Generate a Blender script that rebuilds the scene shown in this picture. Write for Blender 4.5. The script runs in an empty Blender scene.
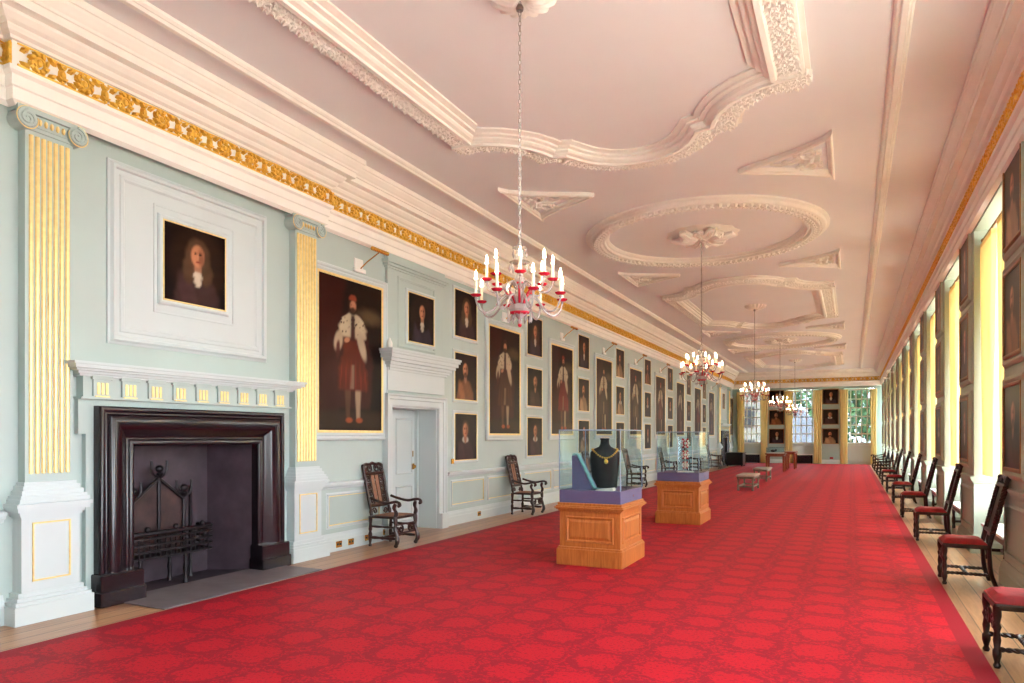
import bpy, math, random
import numpy as np
from mathutils import Vector, Matrix
PI = math.pi
sin, cos = math.sin, math.cos
random.seed(7)
SC = bpy.context.scene
COL = SC.collection

# ------------------------------------------------------------------ room dimensions (metres)
XL, XR = -6.48, 1.5            # left wall plane, right pier face
YB, YE = -1.6, 43.7            # back wall, end wall
ZC = 5.35                      # ceiling
XC = -2.5                      # centre line of the ceiling
ROSES = [5.36 + 7.9 * k for k in range(5)]

# ------------------------------------------------------------------ materials
def lin(c):
    r = []
    for v in c[:3]:
        v /= 255.0
        r.append(v / 12.92 if v <= 0.04045 else ((v + 0.055) / 1.055) ** 2.4)
    return (*r, 1.0)

class NT:
    def __init__(self, name):
        self.m = bpy.data.materials.new(name)
        self.m.use_nodes = True
        self.t = self.m.node_tree
        self.b = self.t.nodes['Principled BSDF']
        self.out = self.t.nodes['Material Output']
    def n(self, typ, **kw):
        x = self.t.nodes.new(typ)
        for k, v in kw.items():
            setattr(x, k, v)
        return x
    def l(self, a, b):
        self.t.links.new(a, b)
    def math(self, op, a, b=None, c=None):
        x = self.n('ShaderNodeMath', operation=op)
        for i, v in enumerate((a, b, c)):
            if v is None: continue
            if isinstance(v, (int, float)): x.inputs[i].default_value = v
            else: self.l(v, x.inputs[i])
        return x.outputs[0]
    def ramp(self, fac, stops):
        r = self.n('ShaderNodeValToRGB')
        el = r.color_ramp.elements
        while len(el) < len(stops): el.new(0.5)
        for e, (p, c) in zip(el, stops):
            e.position = p
            e.color = c if len(c) == 4 else (*c, 1)
        self.l(fac, r.inputs[0])
        return r.outputs[0]
    def mixc(self, fac, a, b, blend='MIX'):
        x = self.n('ShaderNodeMix', data_type='RGBA', blend_type=blend)
        if isinstance(fac, (int, float)): x.inputs[0].default_value = fac
        else: self.l(fac, x.inputs[0])
        for i, v in ((6, a), (7, b)):
            if isinstance(v, tuple): x.inputs[i].default_value = v
            else: self.l(v, x.inputs[i])
        return x.outputs[2]
    def noise(self, scale, detail=3, rough=0.55, vec=None, dist=0.0):
        x = self.n('ShaderNodeTexNoise')
        x.inputs['Scale'].default_value = scale
        x.inputs['Detail'].default_value = detail
        x.inputs['Roughness'].default_value = rough
        x.inputs['Distortion'].default_value = dist
        self.l(vec if vec is not None else self.coord(), x.inputs['Vector'])
        return x.outputs['Fac']
    def coord(self, scale=None, kind='Object'):
        c = self.n('ShaderNodeTexCoord').outputs[kind]
        if scale is None: return c
        mp = self.n('ShaderNodeMapping')
        mp.inputs['Scale'].default_value = scale
        self.l(c, mp.inputs['Vector'])
        return mp.outputs[0]
    def bump(self, h, strength=0.2, dist=0.01):
        b = self.n('ShaderNodeBump')
        b.inputs['Strength'].default_value = strength
        b.inputs['Distance'].default_value = dist
        self.l(h, b.inputs['Height'])
        self.l(b.outputs[0], self.b.inputs['Normal'])
    def setp(self, **kw):
        for k, v in kw.items():
            self.b.inputs[k.replace('_', ' ')].default_value = v
        return self

def plain(name, col, rough=0.5, metal=0.0, var=0.06, scale=6.0, bump=0.0, spec=0.5, coat=0.0):
    k = NT(name)
    c = lin(col)
    f = k.noise(scale, 4)
    dark = tuple(max(0, x * (1 - var * 2)) for x in c[:3]) + (1,)
    lite = tuple(min(1, x * (1 + var)) for x in c[:3]) + (1,)
    k.l(k.ramp(f, [(0.3, dark), (0.7, lite)]), k.b.inputs['Base Color'])
    k.setp(Roughness=rough, Metallic=metal)
    k.b.inputs['Specular IOR Level'].default_value = spec
    k.b.inputs['Coat Weight'].default_value = coat
    if bump: k.bump(k.noise(scale * 8, 4), bump, 0.004)
    return k.m

def wood(name, dark, lite, rough=0.35, scale=(1, 1, 1), bscale=14.0, coat=0.0, bump=0.05):
    k = NT(name)
    v = k.coord(scale)
    f = k.noise(bscale, 5, 0.6, v, 1.5)
    k.l(k.ramp(f, [(0.25, lin(dark)), (0.75, lin(lite))]), k.b.inputs['Base Color'])
    k.setp(Roughness=rough)
    k.b.inputs['Coat Weight'].default_value = coat
    if bump: k.bump(f, bump, 0.003)
    return k.m

M = {}
M['paint_teal'] = plain('teal_wall_paint', (156, 180, 174), 0.45, var=0.02, scale=1.3)  # wall paint darkened to teal: backlit shade of the end wall in the colour
M['paint_olive'] = plain('olive_grey_paint', (168, 178, 160), 0.45, var=0.02, scale=1.3)  # same wall paint with the window wall's shade mixed into its colour
M['paint'] = plain('wall_paint', (178, 195, 191), 0.45, var=0.02, scale=1.3)
M['paint_pale'] = plain('pale_paint', (200, 211, 212), 0.4, var=0.015, scale=1.7)
M['ceil'] = plain('ceiling_plaster', (234, 233, 235), 0.7, var=0.012, scale=0.8, spec=0.2)
M['plaster'] = plain('ornament_plaster', (244, 241, 234), 0.6, var=0.02, scale=3, spec=0.25)
M['gold'] = plain('gilding', (248, 198, 84), 0.34, metal=0.45, var=0.10, scale=30)
M['gold_pale'] = plain('pale_gilding', (248, 222, 150), 0.32, metal=0.35, var=0.06, scale=20)
M['brass'] = plain('brass', (214, 160, 70), 0.25, metal=0.9, var=0.05, scale=20)
M['marble'] = plain('black_marble', (30, 19, 25), 0.2, var=0.25, scale=5, spec=0.6)
M['iron'] = plain('cast_iron', (34, 28, 32), 0.38, metal=0.5, var=0.2, scale=30, bump=0.3)
M['rust_iron'] = plain('rusty_iron_plate', (62, 40, 40), 0.5, metal=0.3, var=0.3, scale=9, bump=0.3)
M['soot'] = plain('sooty_stone', (62, 48, 58), 0.55, var=0.25, scale=4, bump=0.3)
M['hearth'] = plain('hearth_slate', (122, 114, 118), 0.45, var=0.12, scale=3, bump=0.1)
M['oak'] = wood('dark_carved_oak', (24, 11, 9), (62, 30, 22), 0.3, (1, 1, 0.3), 22)
M['case_wood'] = wood('honey_oak', (160, 86, 34), (206, 128, 60), 0.38, (6, 6, 0.5), 5, bump=0.03)
M['table_wood'] = wood('red_mahogany', (110, 48, 28), (160, 82, 50), 0.35, (1, 1, 0.4), 14)
M['stool_wood'] = wood('greyed_oak', (92, 78, 62), (136, 118, 96), 0.5, (1, 1, 0.4), 14)
M['stool_top'] = plain('pale_upholstery', (176, 164, 150), 0.8, var=0.08, scale=14, bump=0.2)
M['cane'] = plain('cane_weave', (150, 104, 78), 0.6, var=0.2, scale=60, bump=0.3)
M['velvet'] = plain('red_velvet', (168, 12, 30), 0.75, var=0.25, scale=8, bump=0.15)
M['blue_base'] = plain('slate_blue_board', (92, 86, 124), 0.55, var=0.03, scale=6)
M['black_cloth'] = plain('black_velvet', (12, 11, 14), 0.8, var=0.2, scale=30)
M['white'] = plain('white_enamel', (236, 236, 232), 0.4, var=0.01)
M['white_stone'] = plain('white_stone', (232, 232, 230), 0.3, var=0.03, scale=4)
M['wax'] = plain('candle_tube', (244, 236, 212), 0.45, var=0.01)
M['chrome'] = plain('silvered_metal', (214, 210, 206), 0.18, metal=0.95, var=0.03, scale=10)
M['chain'] = plain('chain_metal', (150, 142, 136), 0.3, metal=0.9, var=0.08, scale=40)
M['teal'] = plain('teal_silk', (120, 186, 186), 0.4, var=0.2, scale=14)
M['ivory'] = plain('ivory_silk', (226, 220, 208), 0.5, var=0.05, scale=14)
M['redgem'] = plain('red_enamel', (196, 24, 44), 0.2, var=0.1, scale=20)
M['grass'] = plain('pale_gravel', (196, 186, 170), 0.9, var=0.2, scale=0.5)  # unseen ground, made pale to bounce daylight up to the ceiling
M['leaf'] = plain('foliage', (70, 104, 58), 0.6, var=0.35, scale=1.2)
M['bark'] = plain('bark', (92, 74, 58), 0.9, var=0.2, scale=6)
M['stone'] = plain('building_stone', (120, 114, 104), 0.85, var=0.08, scale=1)
M['slate'] = plain('roof_slate', (104, 108, 118), 0.6, var=0.1, scale=2)
M['frame_dark'] = plain('dark_gilt_frame', (150, 104, 56), 0.35, metal=0.4, var=0.1, scale=20)
M['black_lacquer'] = plain('black_lacquer', (22, 16, 18), 0.3, var=0.2, scale=5)

def mk_glass(name, tint=(255, 255, 255), gloss=0.02):
    k = NT(name)
    tr = k.n('ShaderNodeBsdfTransparent'); tr.inputs[0].default_value = lin(tint)
    gl = k.n('ShaderNodeBsdfGlossy'); gl.inputs['Roughness'].default_value = gloss
    fr = k.n('ShaderNodeFresnel'); fr.inputs['IOR'].default_value = 1.45
    mx = k.n('ShaderNodeMixShader')
    ge = k.n('ShaderNodeNewGeometry')
    k.l(k.math('MULTIPLY', fr.outputs[0], k.math('SUBTRACT', 1.0, ge.outputs['Backfacing'])), mx.inputs[0]); k.l(tr.outputs[0], mx.inputs[1]); k.l(gl.outputs[0], mx.inputs[2])
    k.l(mx.outputs[0], k.out.inputs['Surface'])
    return k.m
M['glass'] = mk_glass('window_glass')
M['film_glass'] = mk_glass('window_glass_with_sun_film', (172, 178, 182))  # tint added to dim the view outside so the glazing bars show
M['case_glass'] = mk_glass('display_glass', (244, 250, 252))
M['edge_glass'] = plain('glass_edge', (150, 172, 200), 0.1, var=0.03)

def mk_crystal(name, tint, w):
    k = NT(name)
    k.setp(Roughness=0.06)
    k.b.inputs['Base Color'].default_value = lin(tint)
    tr = k.n('ShaderNodeBsdfTransparent'); tr.inputs[0].default_value = lin(tint)
    mx = k.n('ShaderNodeMixShader'); mx.inputs[0].default_value = w
    k.l(tr.outputs[0], mx.inputs[1]); k.l(k.b.outputs[0], mx.inputs[2])
    k.l(mx.outputs[0], k.out.inputs['Surface'])
    return k.m
M['crystal'] = mk_crystal('clear_crystal', (214, 208, 208), 0.42)
M['ruby'] = mk_crystal('ruby_glass', (200, 36, 62), 0.8)

def mk_emit(name, col, s):
    k = NT(name)
    e = k.n('ShaderNodeEmission'); e.inputs[0].default_value = lin(col); e.inputs[1].default_value = s
    k.l(e.outputs[0], k.out.inputs['Surface'])
    return k.m
M['bulb'] = mk_emit('lit_bulb', (255, 226, 178), 40.0)

def mk_carpet():
    k = NT('red_damask_carpet')
    co = k.coord()
    P = 0.92
    warp = k.n('ShaderNodeTexNoise'); warp.inputs['Scale'].default_value = 11; warp.inputs['Detail'].default_value = 3
    k.l(co, warp.inputs['Vector'])
    sep = k.n('ShaderNodeSeparateXYZ'); k.l(co, sep.inputs[0])
    X = k.math('MULTIPLY', k.math('ADD', sep.outputs[0], 4.36), 2 * PI / P)
    Y = k.math('MULTIPLY', k.math('SUBTRACT', sep.outputs[1], 3.76), 2 * PI / P)
    s = k.math('MULTIPLY', k.math('COSINE', X), k.math('COSINE', Y))          # +1 at the medallions, -1 between
    n1 = k.math('MULTIPLY', k.math('SUBTRACT', warp.outputs['Fac'], 0.5), 1.1)
    n2 = k.math('MULTIPLY', k.math('SUBTRACT', k.noise(34, 2), 0.5), 0.9)
    s2 = k.math('ADD', s, k.math('ADD', n1, n2))
    med = k.math('GREATER_THAN', s2, 0.47)
    b1 = k.math('LESS_THAN', s2, -0.34)
    b2 = k.math('LESS_THAN', k.math('ABSOLUTE', k.math('ADD', s2, 0.02)), 0.075)
    fig = k.math('MAXIMUM', k.math('MAXIMUM', med, b1), b2)
    fine = k.noise(42, 2)
    fig = k.math('MULTIPLY', fig, k.math('GREATER_THAN', fine, 0.40))
    pile = k.noise(240, 2)
    # plain border along the long edges
    ex = k.math('ABSOLUTE', k.math('SUBTRACT', sep.outputs[0], -2.375))
    border = k.math('GREATER_THAN', ex, 3.10)
    fig = k.math('MULTIPLY', fig, k.math('SUBTRACT', 1.0, border))
    c = k.mixc(fig, lin((142, 5, 32)), lin((186, 8, 34)))
    wear = k.noise(0.6, 3)
    c = k.mixc(k.math('MULTIPLY', wear, 0.08), c, lin((210, 40, 50)))
    k.l(c, k.b.inputs['Base Color'])
    k.setp(Roughness=0.6)
    k.b.inputs['Specular IOR Level'].default_value = 0.14
    k.b.inputs['Sheen Weight'].default_value = 0.03
    k.b.inputs['Sheen Roughness'].default_value = 0.5
    k.b.inputs['Sheen Tint'].default_value = (1.0, 0.55, 0.55, 1)
    k.bump(pile, 0.25, 0.004)
    return k.m
M['carpet'] = mk_carpet()

def mk_floor():
    k = NT('polished_boards')
    co = k.coord()
    sep = k.n('ShaderNodeSeparateXYZ'); k.l(co, sep.inputs[0])
    bw = 0.19
    xs = k.math('DIVIDE', sep.outputs[0], bw)
    idx = k.math('FLOOR', xs)
    fr = k.math('FRACT', xs)
    gap = k.math('LESS_THAN', k.math('MINIMUM', fr, k.math('SUBTRACT', 1.0, fr)), 0.022)
    wn = k.n('ShaderNodeTexWhiteNoise', noise_dimensions='1D'); k.l(idx, wn.inputs['W'])
    mp = k.coord((9, 0.8, 1))
    g = k.noise(3.2, 5, 0.6, mp, 0.8)
    t = k.math('ADD', k.math('MULTIPLY', g, 0.7), k.math('MULTIPLY', wn.outputs['Value'], 0.35))
    c = k.ramp(t, [(0.2, lin((132, 90, 60))), (0.55, lin((176, 130, 92))), (0.9, lin((206, 164, 122)))])
    c = k.mixc(gap, c, lin((50, 30, 18)))
    k.l(c, k.b.inputs['Base Color'])
    k.setp(Roughness=0.3)
    k.bump(k.math('SUBTRACT', 1.0, gap), 0.3, 0.003)
    return k.m
M['floor'] = mk_floor()

def mk_canvas():
    k = NT('oil_paint_on_canvas')
    a = k.n('ShaderNodeVertexColor', layer_name='Col')
    k.l(a.outputs[0], k.b.inputs['Base Color'])
    k.setp(Roughness=0.28)
    k.b.inputs['Specular IOR Level'].default_value = 0.08
    k.bump(k.noise(60, 3), 0.08, 0.003)
    return k.m
M['canvas'] = mk_canvas()

def mk_curtain():
    k = NT('yellow_silk_curtain')
    k.setp(Roughness=0.6)
    k.b.inputs['Base Color'].default_value = lin((236, 214, 146))
    tl = k.n('ShaderNodeBsdfTranslucent'); tl.inputs[0].default_value = lin((252, 240, 202))
    mx = k.n('ShaderNodeMixShader'); mx.inputs[0].default_value = 0.45
    k.l(k.b.outputs[0], mx.inputs[1]); k.l(tl.outputs[0], mx.inputs[2])
    k.l(mx.outputs[0], k.out.inputs['Surface'])
    return k.m
M['curtain'] = mk_curtain()

# ------------------------------------------------------------------ mesh builder
class MB:
    def __init__(self):
        self.v, self.f, self.mi, self.cur = [], [], [], 0
    def add(self, vs, fs):
        o = len(self.v)
        self.v += [tuple(p) for p in vs]
        for f in fs:
            self.f.append(tuple(i + o for i in f)); self.mi.append(self.cur)
        return self
    def box(self, x0, x1, y0, y1, z0, z1):
        vs = [(x, y, z) for z in (z0, z1) for y in (y0, y1) for x in (x0, x1)]
        return self.add(vs, [(0, 2, 3, 1), (4, 5, 7, 6), (0, 1, 5, 4), (2, 6, 7, 3), (0, 4, 6, 2), (1, 3, 7, 5)])
    def cbox(self, x0, x1, y0, y1, z0, z1, c):          # box with chamfered edges
        def ring(z, i): return [(x0 + i, y0 + i, z), (x1 - i, y0 + i, z), (x1 - i, y1 - i, z), (x0 + i, y1 - i, z)]
        def oct_(z, i):
            a, b, d, e = x0 + i, x1 - i, y0 + i, y1 - i
            q = c
            return [(a + q, d, z), (b - q, d, z), (b, d + q, z), (b, e - q, z), (b - q, e, z), (a + q, e, z), (a, e - q, z), (a, d + q, z)]
        vs = oct_(z0, c * .6) + oct_(z0 + c, 0) + oct_(z1 - c, 0) + oct_(z1, c * .6)
        fs = [tuple(range(7, -1, -1)), tuple(range(24, 32))]
        for r in range(3):
            for i in range(8):
                j = (i + 1) % 8
                fs.append((r * 8 + i, r * 8 + j, r * 8 + 8 + j, r * 8 + 8 + i))
        return self.add(vs, fs)
    def lathe(self, prof, c=(0, 0, 0), seg=12, axis='z', flute=0.0, nf=8):
        vs = []
        for (r, z) in prof:
            for i in range(seg):
                a = 2 * PI * i / seg
                q = r * (1 + flute * cos(nf * a))
                p = (q * cos(a), q * sin(a), z)
                if axis == 'x': p = (p[2], p[0], p[1])
                if axis == 'y': p = (p[0], p[2], p[1])
                vs.append((p[0] + c[0], p[1] + c[1], p[2] + c[2]))
        fs = []
        for k in range(len(prof) - 1):
            for i in range(seg):
                j = (i + 1) % seg
                fs.append((k * seg + i, k * seg + j, k * seg + seg + j, k * seg + seg + i))
        n = len(prof)
        fs.append(tuple(range(seg - 1, -1, -1))); fs.append(tuple((n - 1) * seg + i for i in range(seg)))
        return self.add(vs, fs)
    def tube(self, pts, rad, seg=6, flat=None, cap=True):
        P = [Vector(p) for p in pts]
        n = len(P)
        R = rad if isinstance(rad, (list, tuple)) else [rad] * n
        vs, fs = [], []
        up = Vector((0, 0, 1)); last = None
        for i in range(n):
            t = (P[min(i + 1, n - 1)] - P[max(i - 1, 0)])
            t = t.normalized() if t.length > 1e-9 else Vector((0, 0, 1))
            if last is None:
                a = up if abs(t.dot(up)) < 0.95 else Vector((0, 1, 0))
                u = (a - t * a.dot(t)).normalized()
            else:
                u = last - t * last.dot(t)
                u = u.normalized() if u.length > 1e-6 else last
            last = u
            w = t.cross(u)
            for k in range(seg):
                a = 2 * PI * k / seg
                vs.append(P[i] + (u * cos(a) + w * sin(a)) * R[i])
        for i in range(n - 1):
            for k in range(seg):
                j = (k + 1) % seg
                fs.append((i * seg + k, i * seg + j, i * seg + seg + j, i * seg + seg + k))
        if cap:
            fs.append(tuple(range(seg - 1, -1, -1))); fs.append(tuple((n - 1) * seg + k for k in range(seg)))
        return self.add(vs, fs)
    def ball(self, c, r, sx=1, sy=1, sz=1, seg=8, rings=5):
        prof = [(max(1e-4, r * sin(PI * i / rings)), -r * cos(PI * i / rings)) for i in range(rings + 1)]
        s = MB(); s.lathe(prof, seg=seg)
        return self.add([(x * sx + c[0], y * sy + c[1], z * sz + c[2]) for x, y, z in s.v], s.f)
    def prism(self, poly, y0, y1):                       # polygon in (x, z), extruded along y
        n = len(poly)
        vs = [(x, y0, z) for x, z in poly] + [(x, y1, z) for x, z in poly]
        fs = [tuple(range(n)), tuple(range(2 * n - 1, n - 1, -1))]
        for i in range(n):
            j = (i + 1) % n
            fs.append((i, i + n, j + n, j))
        return self.add(vs, fs)
    def rmould(self, x0, x1, z0, z1, prof):             # rectangular frame facing -y; prof = (outward offset, height towards viewer)
        n = len(prof); vs, fs = [], []
        for (cx, cz, sx, sz) in ((x0, z0, -1, -1), (x1, z0, 1, -1), (x1, z1, 1, 1), (x0, z1, -1, 1)):
            for d, h in prof: vs.append((cx + sx * d, -h, cz + sz * d))
        for c in range(4):
            e = (c + 1) % 4
            for k in range(n - 1):
                fs.append((c * n + k, c * n + k + 1, e * n + k + 1, e * n + k))
        return self.add(vs, fs)
    def sweep(self, path, prof, closed=False, caps=True):   # plan path (x, y); prof = (offset to the left of the path, z)
        n = len(path); m = len(prof); vs, fs = [], []
        P = [Vector(p) for p in path]
        for i in range(n):
            d0 = (P[i] - P[i - 1]) if (closed or i > 0) else (P[1] - P[0])
            d1 = (P[(i + 1) % n] - P[i]) if (closed or i < n - 1) else d0
            d0.normalize(); d1.normalize()
            n0, n1 = Vector((-d0.y, d0.x)), Vector((-d1.y, d1.x))
            mt = n0 + n1
            den = 1 + n0.dot(n1)
            mt = mt / max(den, .22)
            for o, z in prof: vs.append((P[i].x + mt.x * o, P[i].y + mt.y * o, z))
        for i in range(n if closed else n - 1):
            j = (i + 1) % n
            for k in range(m - 1):
                fs.append((i * m + k, j * m + k, j * m + k + 1, i * m + k + 1))
        if caps and not closed:
            fs.append(tuple(range(m - 1, -1, -1))); fs.append(tuple((n - 1) * m + k for k in range(m)))
        return self.add(vs, fs)
    def xf(self, mat):
        self.v = [tuple(mat @ Vector(p)) for p in self.v]
        return self
    def join(self, other, mat=None):
        vs = other.v if mat is None else [tuple(mat @ Vector(p)) for p in other.v]
        return self.add(vs, other.f)
    def mesh(self, name, mats, smooth=False):
        me = bpy.data.meshes.new(name)
        me.from_pydata(self.v, [], self.f)
        for m in (mats if isinstance(mats, (list, tuple)) else [mats]):
            me.materials.append(M[m] if isinstance(m, str) else m)
        if any(self.mi): me.polygons.foreach_set('material_index', self.mi)
        if smooth:
            me.polygons.foreach_set('use_smooth', [True] * len(me.polygons))
            try: me.set_sharp_from_angle(angle=math.radians(40))
            except Exception: pass
        me.update()
        return me
    def build(self, name, mats, parent=None, smooth=False, loc=(0, 0, 0), rz=0):
        o = bpy.data.objects.new(name, self.mesh(name, mats, smooth))
        COL.objects.link(o)
        o.location = loc; o.rotation_euler = (0, 0, rz)
        if parent is not None: o.parent = parent
        return o

def tag(o, label=None, cat=None, group=None, kind=None):
    if label: o['label'] = label
    if cat: o['category'] = cat
    if group: o['group'] = group
    if kind: o['kind'] = kind
    return o
def thing(name, label, cat, loc=(0, 0, 0), rz=0, group=None):
    o = bpy.data.objects.new(name, None); COL.objects.link(o)
    o.empty_display_size = 0.1
    o.location = loc; o.rotation_euler = (0, 0, rz)
    return tag(o, label, cat, group)
def struct(o, label=None):
    o['kind'] = 'structure'
    if label: o['label'] = label
    return o
def copy_tree(o, parent=None):
    c = o.copy(); COL.objects.link(c)
    if parent is not None: c.parent = parent
    for ch in list(o.children): copy_tree(ch, c)
    return c
def dup(o, loc, rz=None, label=None):
    c = copy_tree(o); c.location = loc
    if rz is not None: c.rotation_euler = (0, 0, rz)
    if label: c['label'] = label
    return c
def smooth_pts(pts, n=6):
    P = [Vector(p) for p in pts]; out = []
    for i in range(len(P) - 1):
        a, b, c, d = P[max(i - 1, 0)], P[i], P[i + 1], P[min(i + 2, len(P) - 1)]
        for k in range(n):
            t = k / n
            out.append(0.5 * ((2 * b) + (c - a) * t + (2 * a - 5 * b + 4 * c - d) * t * t + (3 * b - a - 3 * c + d) * t ** 3))
    out.append(P[-1]); return out
def spiral(cx, cz, r0, r1, a0, turns, n=16):
    return [(cx + (r0 + (r1 - r0) * k / n) * cos(a0 + turns * 2 * PI * k / n), cz + (r0 + (r1 - r0) * k / n) * sin(a0 + turns * 2 * PI * k / n)) for k in range(n + 1)]
ORD = ['first', 'second', 'third', 'fourth', 'fifth', 'sixth', 'seventh', 'eighth', 'ninth', 'tenth', 'eleventh', 'twelfth']
RL, RR = PI / 2, -PI / 2        # rotations that hang a thing on the left / right wall

# ------------------------------------------------------------------ SETTING: floor, walls, ceiling
fl = MB(); fl.box(XL - 1.2, XR + 1.0, YB - 0.3, YE + 0.9, -0.2, 0.0)
struct(fl.build('floor', 'floor'))
ce = MB(); ce.box(XL - 0.5, XR + 1.0, YB - 0.3, YE + 0.9, ZC, ZC + 0.25)
struct(ce.build('ceiling', 'ceil'))

FPC = [5.39, 40.3]              # fireplace centres on the left wall
FW, FH = 0.80, 1.53             # half width and height of the fire opening
DY0, DY1, DH = 8.98, 10.35, 2.07   # doorway
w = MB()
zt = ZC
segs = [(YB - .3, FPC[0] - FW, 0), (FPC[0] - FW, FPC[0] + FW, FH), (FPC[0] + FW, DY0, 0), (DY0, DY1, DH), (DY1, FPC[1] - FW, 0), (FPC[1] - FW, FPC[1] + FW, FH), (FPC[1] + FW, YE + .3, 0)]
for a, b, z in segs: w.box(XL - 0.5, XL, a, b, z, zt)
w.box(XL - .75, XL - .5, DY0 - .5, DY1 + .5, 0, ZC)
w.box(XL - .75, XL - .5, FPC[0] - 1, FPC[0] + 1, 0, ZC); w.box(XL - .75, XL - .5, FPC[1] - 1, FPC[1] + 1, 0, ZC)
struct(w.build('wall_left', 'paint'))
wb = MB(); wb.box(XL - .5, XR + .8, YB - .3, YB, 0, ZC)
struct(wb.build('wall_back', 'paint'))

PITCH = 3.38
PIERS = [(8.0 + PITCH * k, 9.25 + PITCH * k) for k in range(-2, 11)]       # (near edge, far edge)
PIERS = [p for p in PIERS if p[0] < YE - .3]
RDEP = 0.62
ZS = 4.40                       # head of the window recesses
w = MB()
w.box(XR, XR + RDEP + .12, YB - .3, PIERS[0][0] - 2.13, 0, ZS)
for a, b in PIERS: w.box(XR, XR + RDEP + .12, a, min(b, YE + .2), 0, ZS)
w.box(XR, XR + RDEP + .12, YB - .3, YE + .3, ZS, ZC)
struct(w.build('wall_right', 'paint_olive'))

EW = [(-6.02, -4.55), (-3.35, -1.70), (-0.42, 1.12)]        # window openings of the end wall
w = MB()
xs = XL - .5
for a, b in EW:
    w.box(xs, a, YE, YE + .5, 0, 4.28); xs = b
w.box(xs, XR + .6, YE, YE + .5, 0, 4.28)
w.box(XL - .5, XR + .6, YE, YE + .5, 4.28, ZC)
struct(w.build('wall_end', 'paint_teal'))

# ------------------------------------------------------------------ cornice with the gilded frieze
BRK = 0.10                       # how far the entablature breaks forward over the fireplaces
PILA = [(3.78, 7.02), (3.78 + 34.91, 7.02 + 34.91)]
path = [(XL, YB)]
for (a, b) in PILA:
    path += [(XL, a - .27), (XL + BRK, a - .27), (XL + BRK, b + .27), (XL, b + .27)]
path += [(XL, YE), (XR, YE), (XR, YB)]
path = path[::-1]                # left of the path = inside of the room
prof = [(0.02, 4.40), (0.07, 4.43), (0.07, 4.53), (0.085, 4.54), (0.085, 4.63), (0.12, 4.65), (0.125, 4.685), (0.085, 4.69), (0.085, 4.905),
        (0.11, 4.91), (0.115, 4.935), (0.15, 4.955), (0.165, 4.985), (0.165, 5.0), (0.20, 5.02), (0.235, 5.06), (0.24, 5.085),
        (0.33, 5.09), (0.33, 5.16), (0.345, 5.165), (0.35, 5.19), (0.37, 5.21), (0.405, 5.255), (0.41, 5.28), (0.425, 5.285), (0.425, 5.345), (0.425, ZC)]
def flip(p): return [(-a, b) for a, b in p]
cn = MB(); cn.sweep(path[::-1], flip(prof), closed=False)
cornice = struct(cn.build('trim_1', 'plaster'), 'white plaster entablature running round the room below the ceiling')

def frieze_module():
    b = MB()
    y = -0.012
    def stem(p, r0, r1): b.tube([(x, y, z) for x, z in p], [r0 + (r1 - r0) * i / (len(p) - 1) for i in range(len(p))], 5)
    def leaf(x, z, a, L, wd):                            # a fat pointed acanthus lobe
        c, s_ = cos(a), sin(a)
        P = [(-.5, 0, 0), (-.15, wd, 0), (.25, wd * .8, 0), (.5, 0, 0), (.25, -wd * .8, 0), (-.15, -wd, 0)]
        vs = [(x + (u * L) * c - v * L * s_, -.002, z + (u * L) * s_ + v * L * c) for u, v, _ in P]
        vs += [(x + .55 * (u * L) * c - .5 * v * L * s_, y - .03, z + .55 * (u * L) * s_ + .5 * v * L * c) for u, v, _ in P]
        fs = [(i, (i + 1) % 6, 6 + (i + 1) % 6, 6 + i) for i in range(6)] + [tuple(range(6, 12))]
        b.add(vs, fs)
    for s, x0 in ((1, 0.20), (-1, 0.62)):
        stem(spiral(x0, 0.0, 0.078, 0.02, PI, 1.3 * s, 14), 0.02, 0.014)
        b.ball((x0, y - .012, 0), 0.032, 1, .6, 1, 6, 4)
        for k in range(8):
            a = .3 + k * .785
            leaf(x0 + .070 * cos(a), .070 * s * sin(a), a * s + .9 * s, .085, .30)
        for sx, sz, a in ((-.12, .062, .5), (.12, -.062, .5), (-.12, -.068, -.5), (.12, .068, -.5)): leaf(x0 + sx, sz, a, .10, .26)
    for x0 in (.41, .83):
        for z0, a, L in ((-.02, PI / 2, .16), (.05, PI / 2 - .7, .09), (.05, PI / 2 + .7, .09), (-.05, .4, .09), (-.05, PI - .4, .09)): leaf(x0 + .02 * cos(a), z0, a, L, .24)
        b.ball((x0, y - .01, -.075), .02, 1, .6, 1, 5, 3)
    stem([(0.02, -.085), (.2, -.098), (.41, -.085), (.62, -.098), (.82, -.085)], .010, .010)
    stem([(0.02, .092), (.2, .098), (.41, .088), (.62, .098), (.82, .092)], .008, .008)
    return b
FM = frieze_module()
def frieze(length):
    b = MB(); n = max(1, round(length / 0.84)); s = length / (n * 0.84)
    for k in range(n): b.join(FM, Matrix.Translation((k * 0.84 * s + .02, 0, 0)) @ Matrix.Diagonal((s, 1, 1, 1)))
    return b
zf = 4.797
runs = []
ys = [YB] + [v for a, b in PILA for v in (a - .27, b + .27)] + [YE - .08]
for k in range(len(ys) - 1):
    off = BRK if k % 2 else 0
    ex = .085 if k % 2 else -.085
    if k == 0 or k == len(ys) - 2: ex = -.0425
    ln = ys[k + 1] - ys[k] + 2 * ex
    frieze(ln).build('gilded_scrollwork', 'gold', cornice, True, (XL + .085 + off, ys[k] - (ex if k else 0), zf), RL)
frieze(XR - XL - .2).build('gilded_scrollwork', 'gold', cornice, True, (XL + .1, YE - .085, zf), 0)
frieze(YE - YB - .1).build('gilded_scrollwork', 'gold', cornice, True, (XR - .085, YE - .1, zf), RR)
for (a, b) in PILA:     # gilding on the little returns of the breaks
    FMs = MB(); FMs.join(FM, Matrix.Diagonal((BRK / 0.84, .6, 1, 1))); FMs.build('gilded_scrollwork', 'gold', cornice, True, (XL + .085, a - .355, zf), 0)
    
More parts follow.
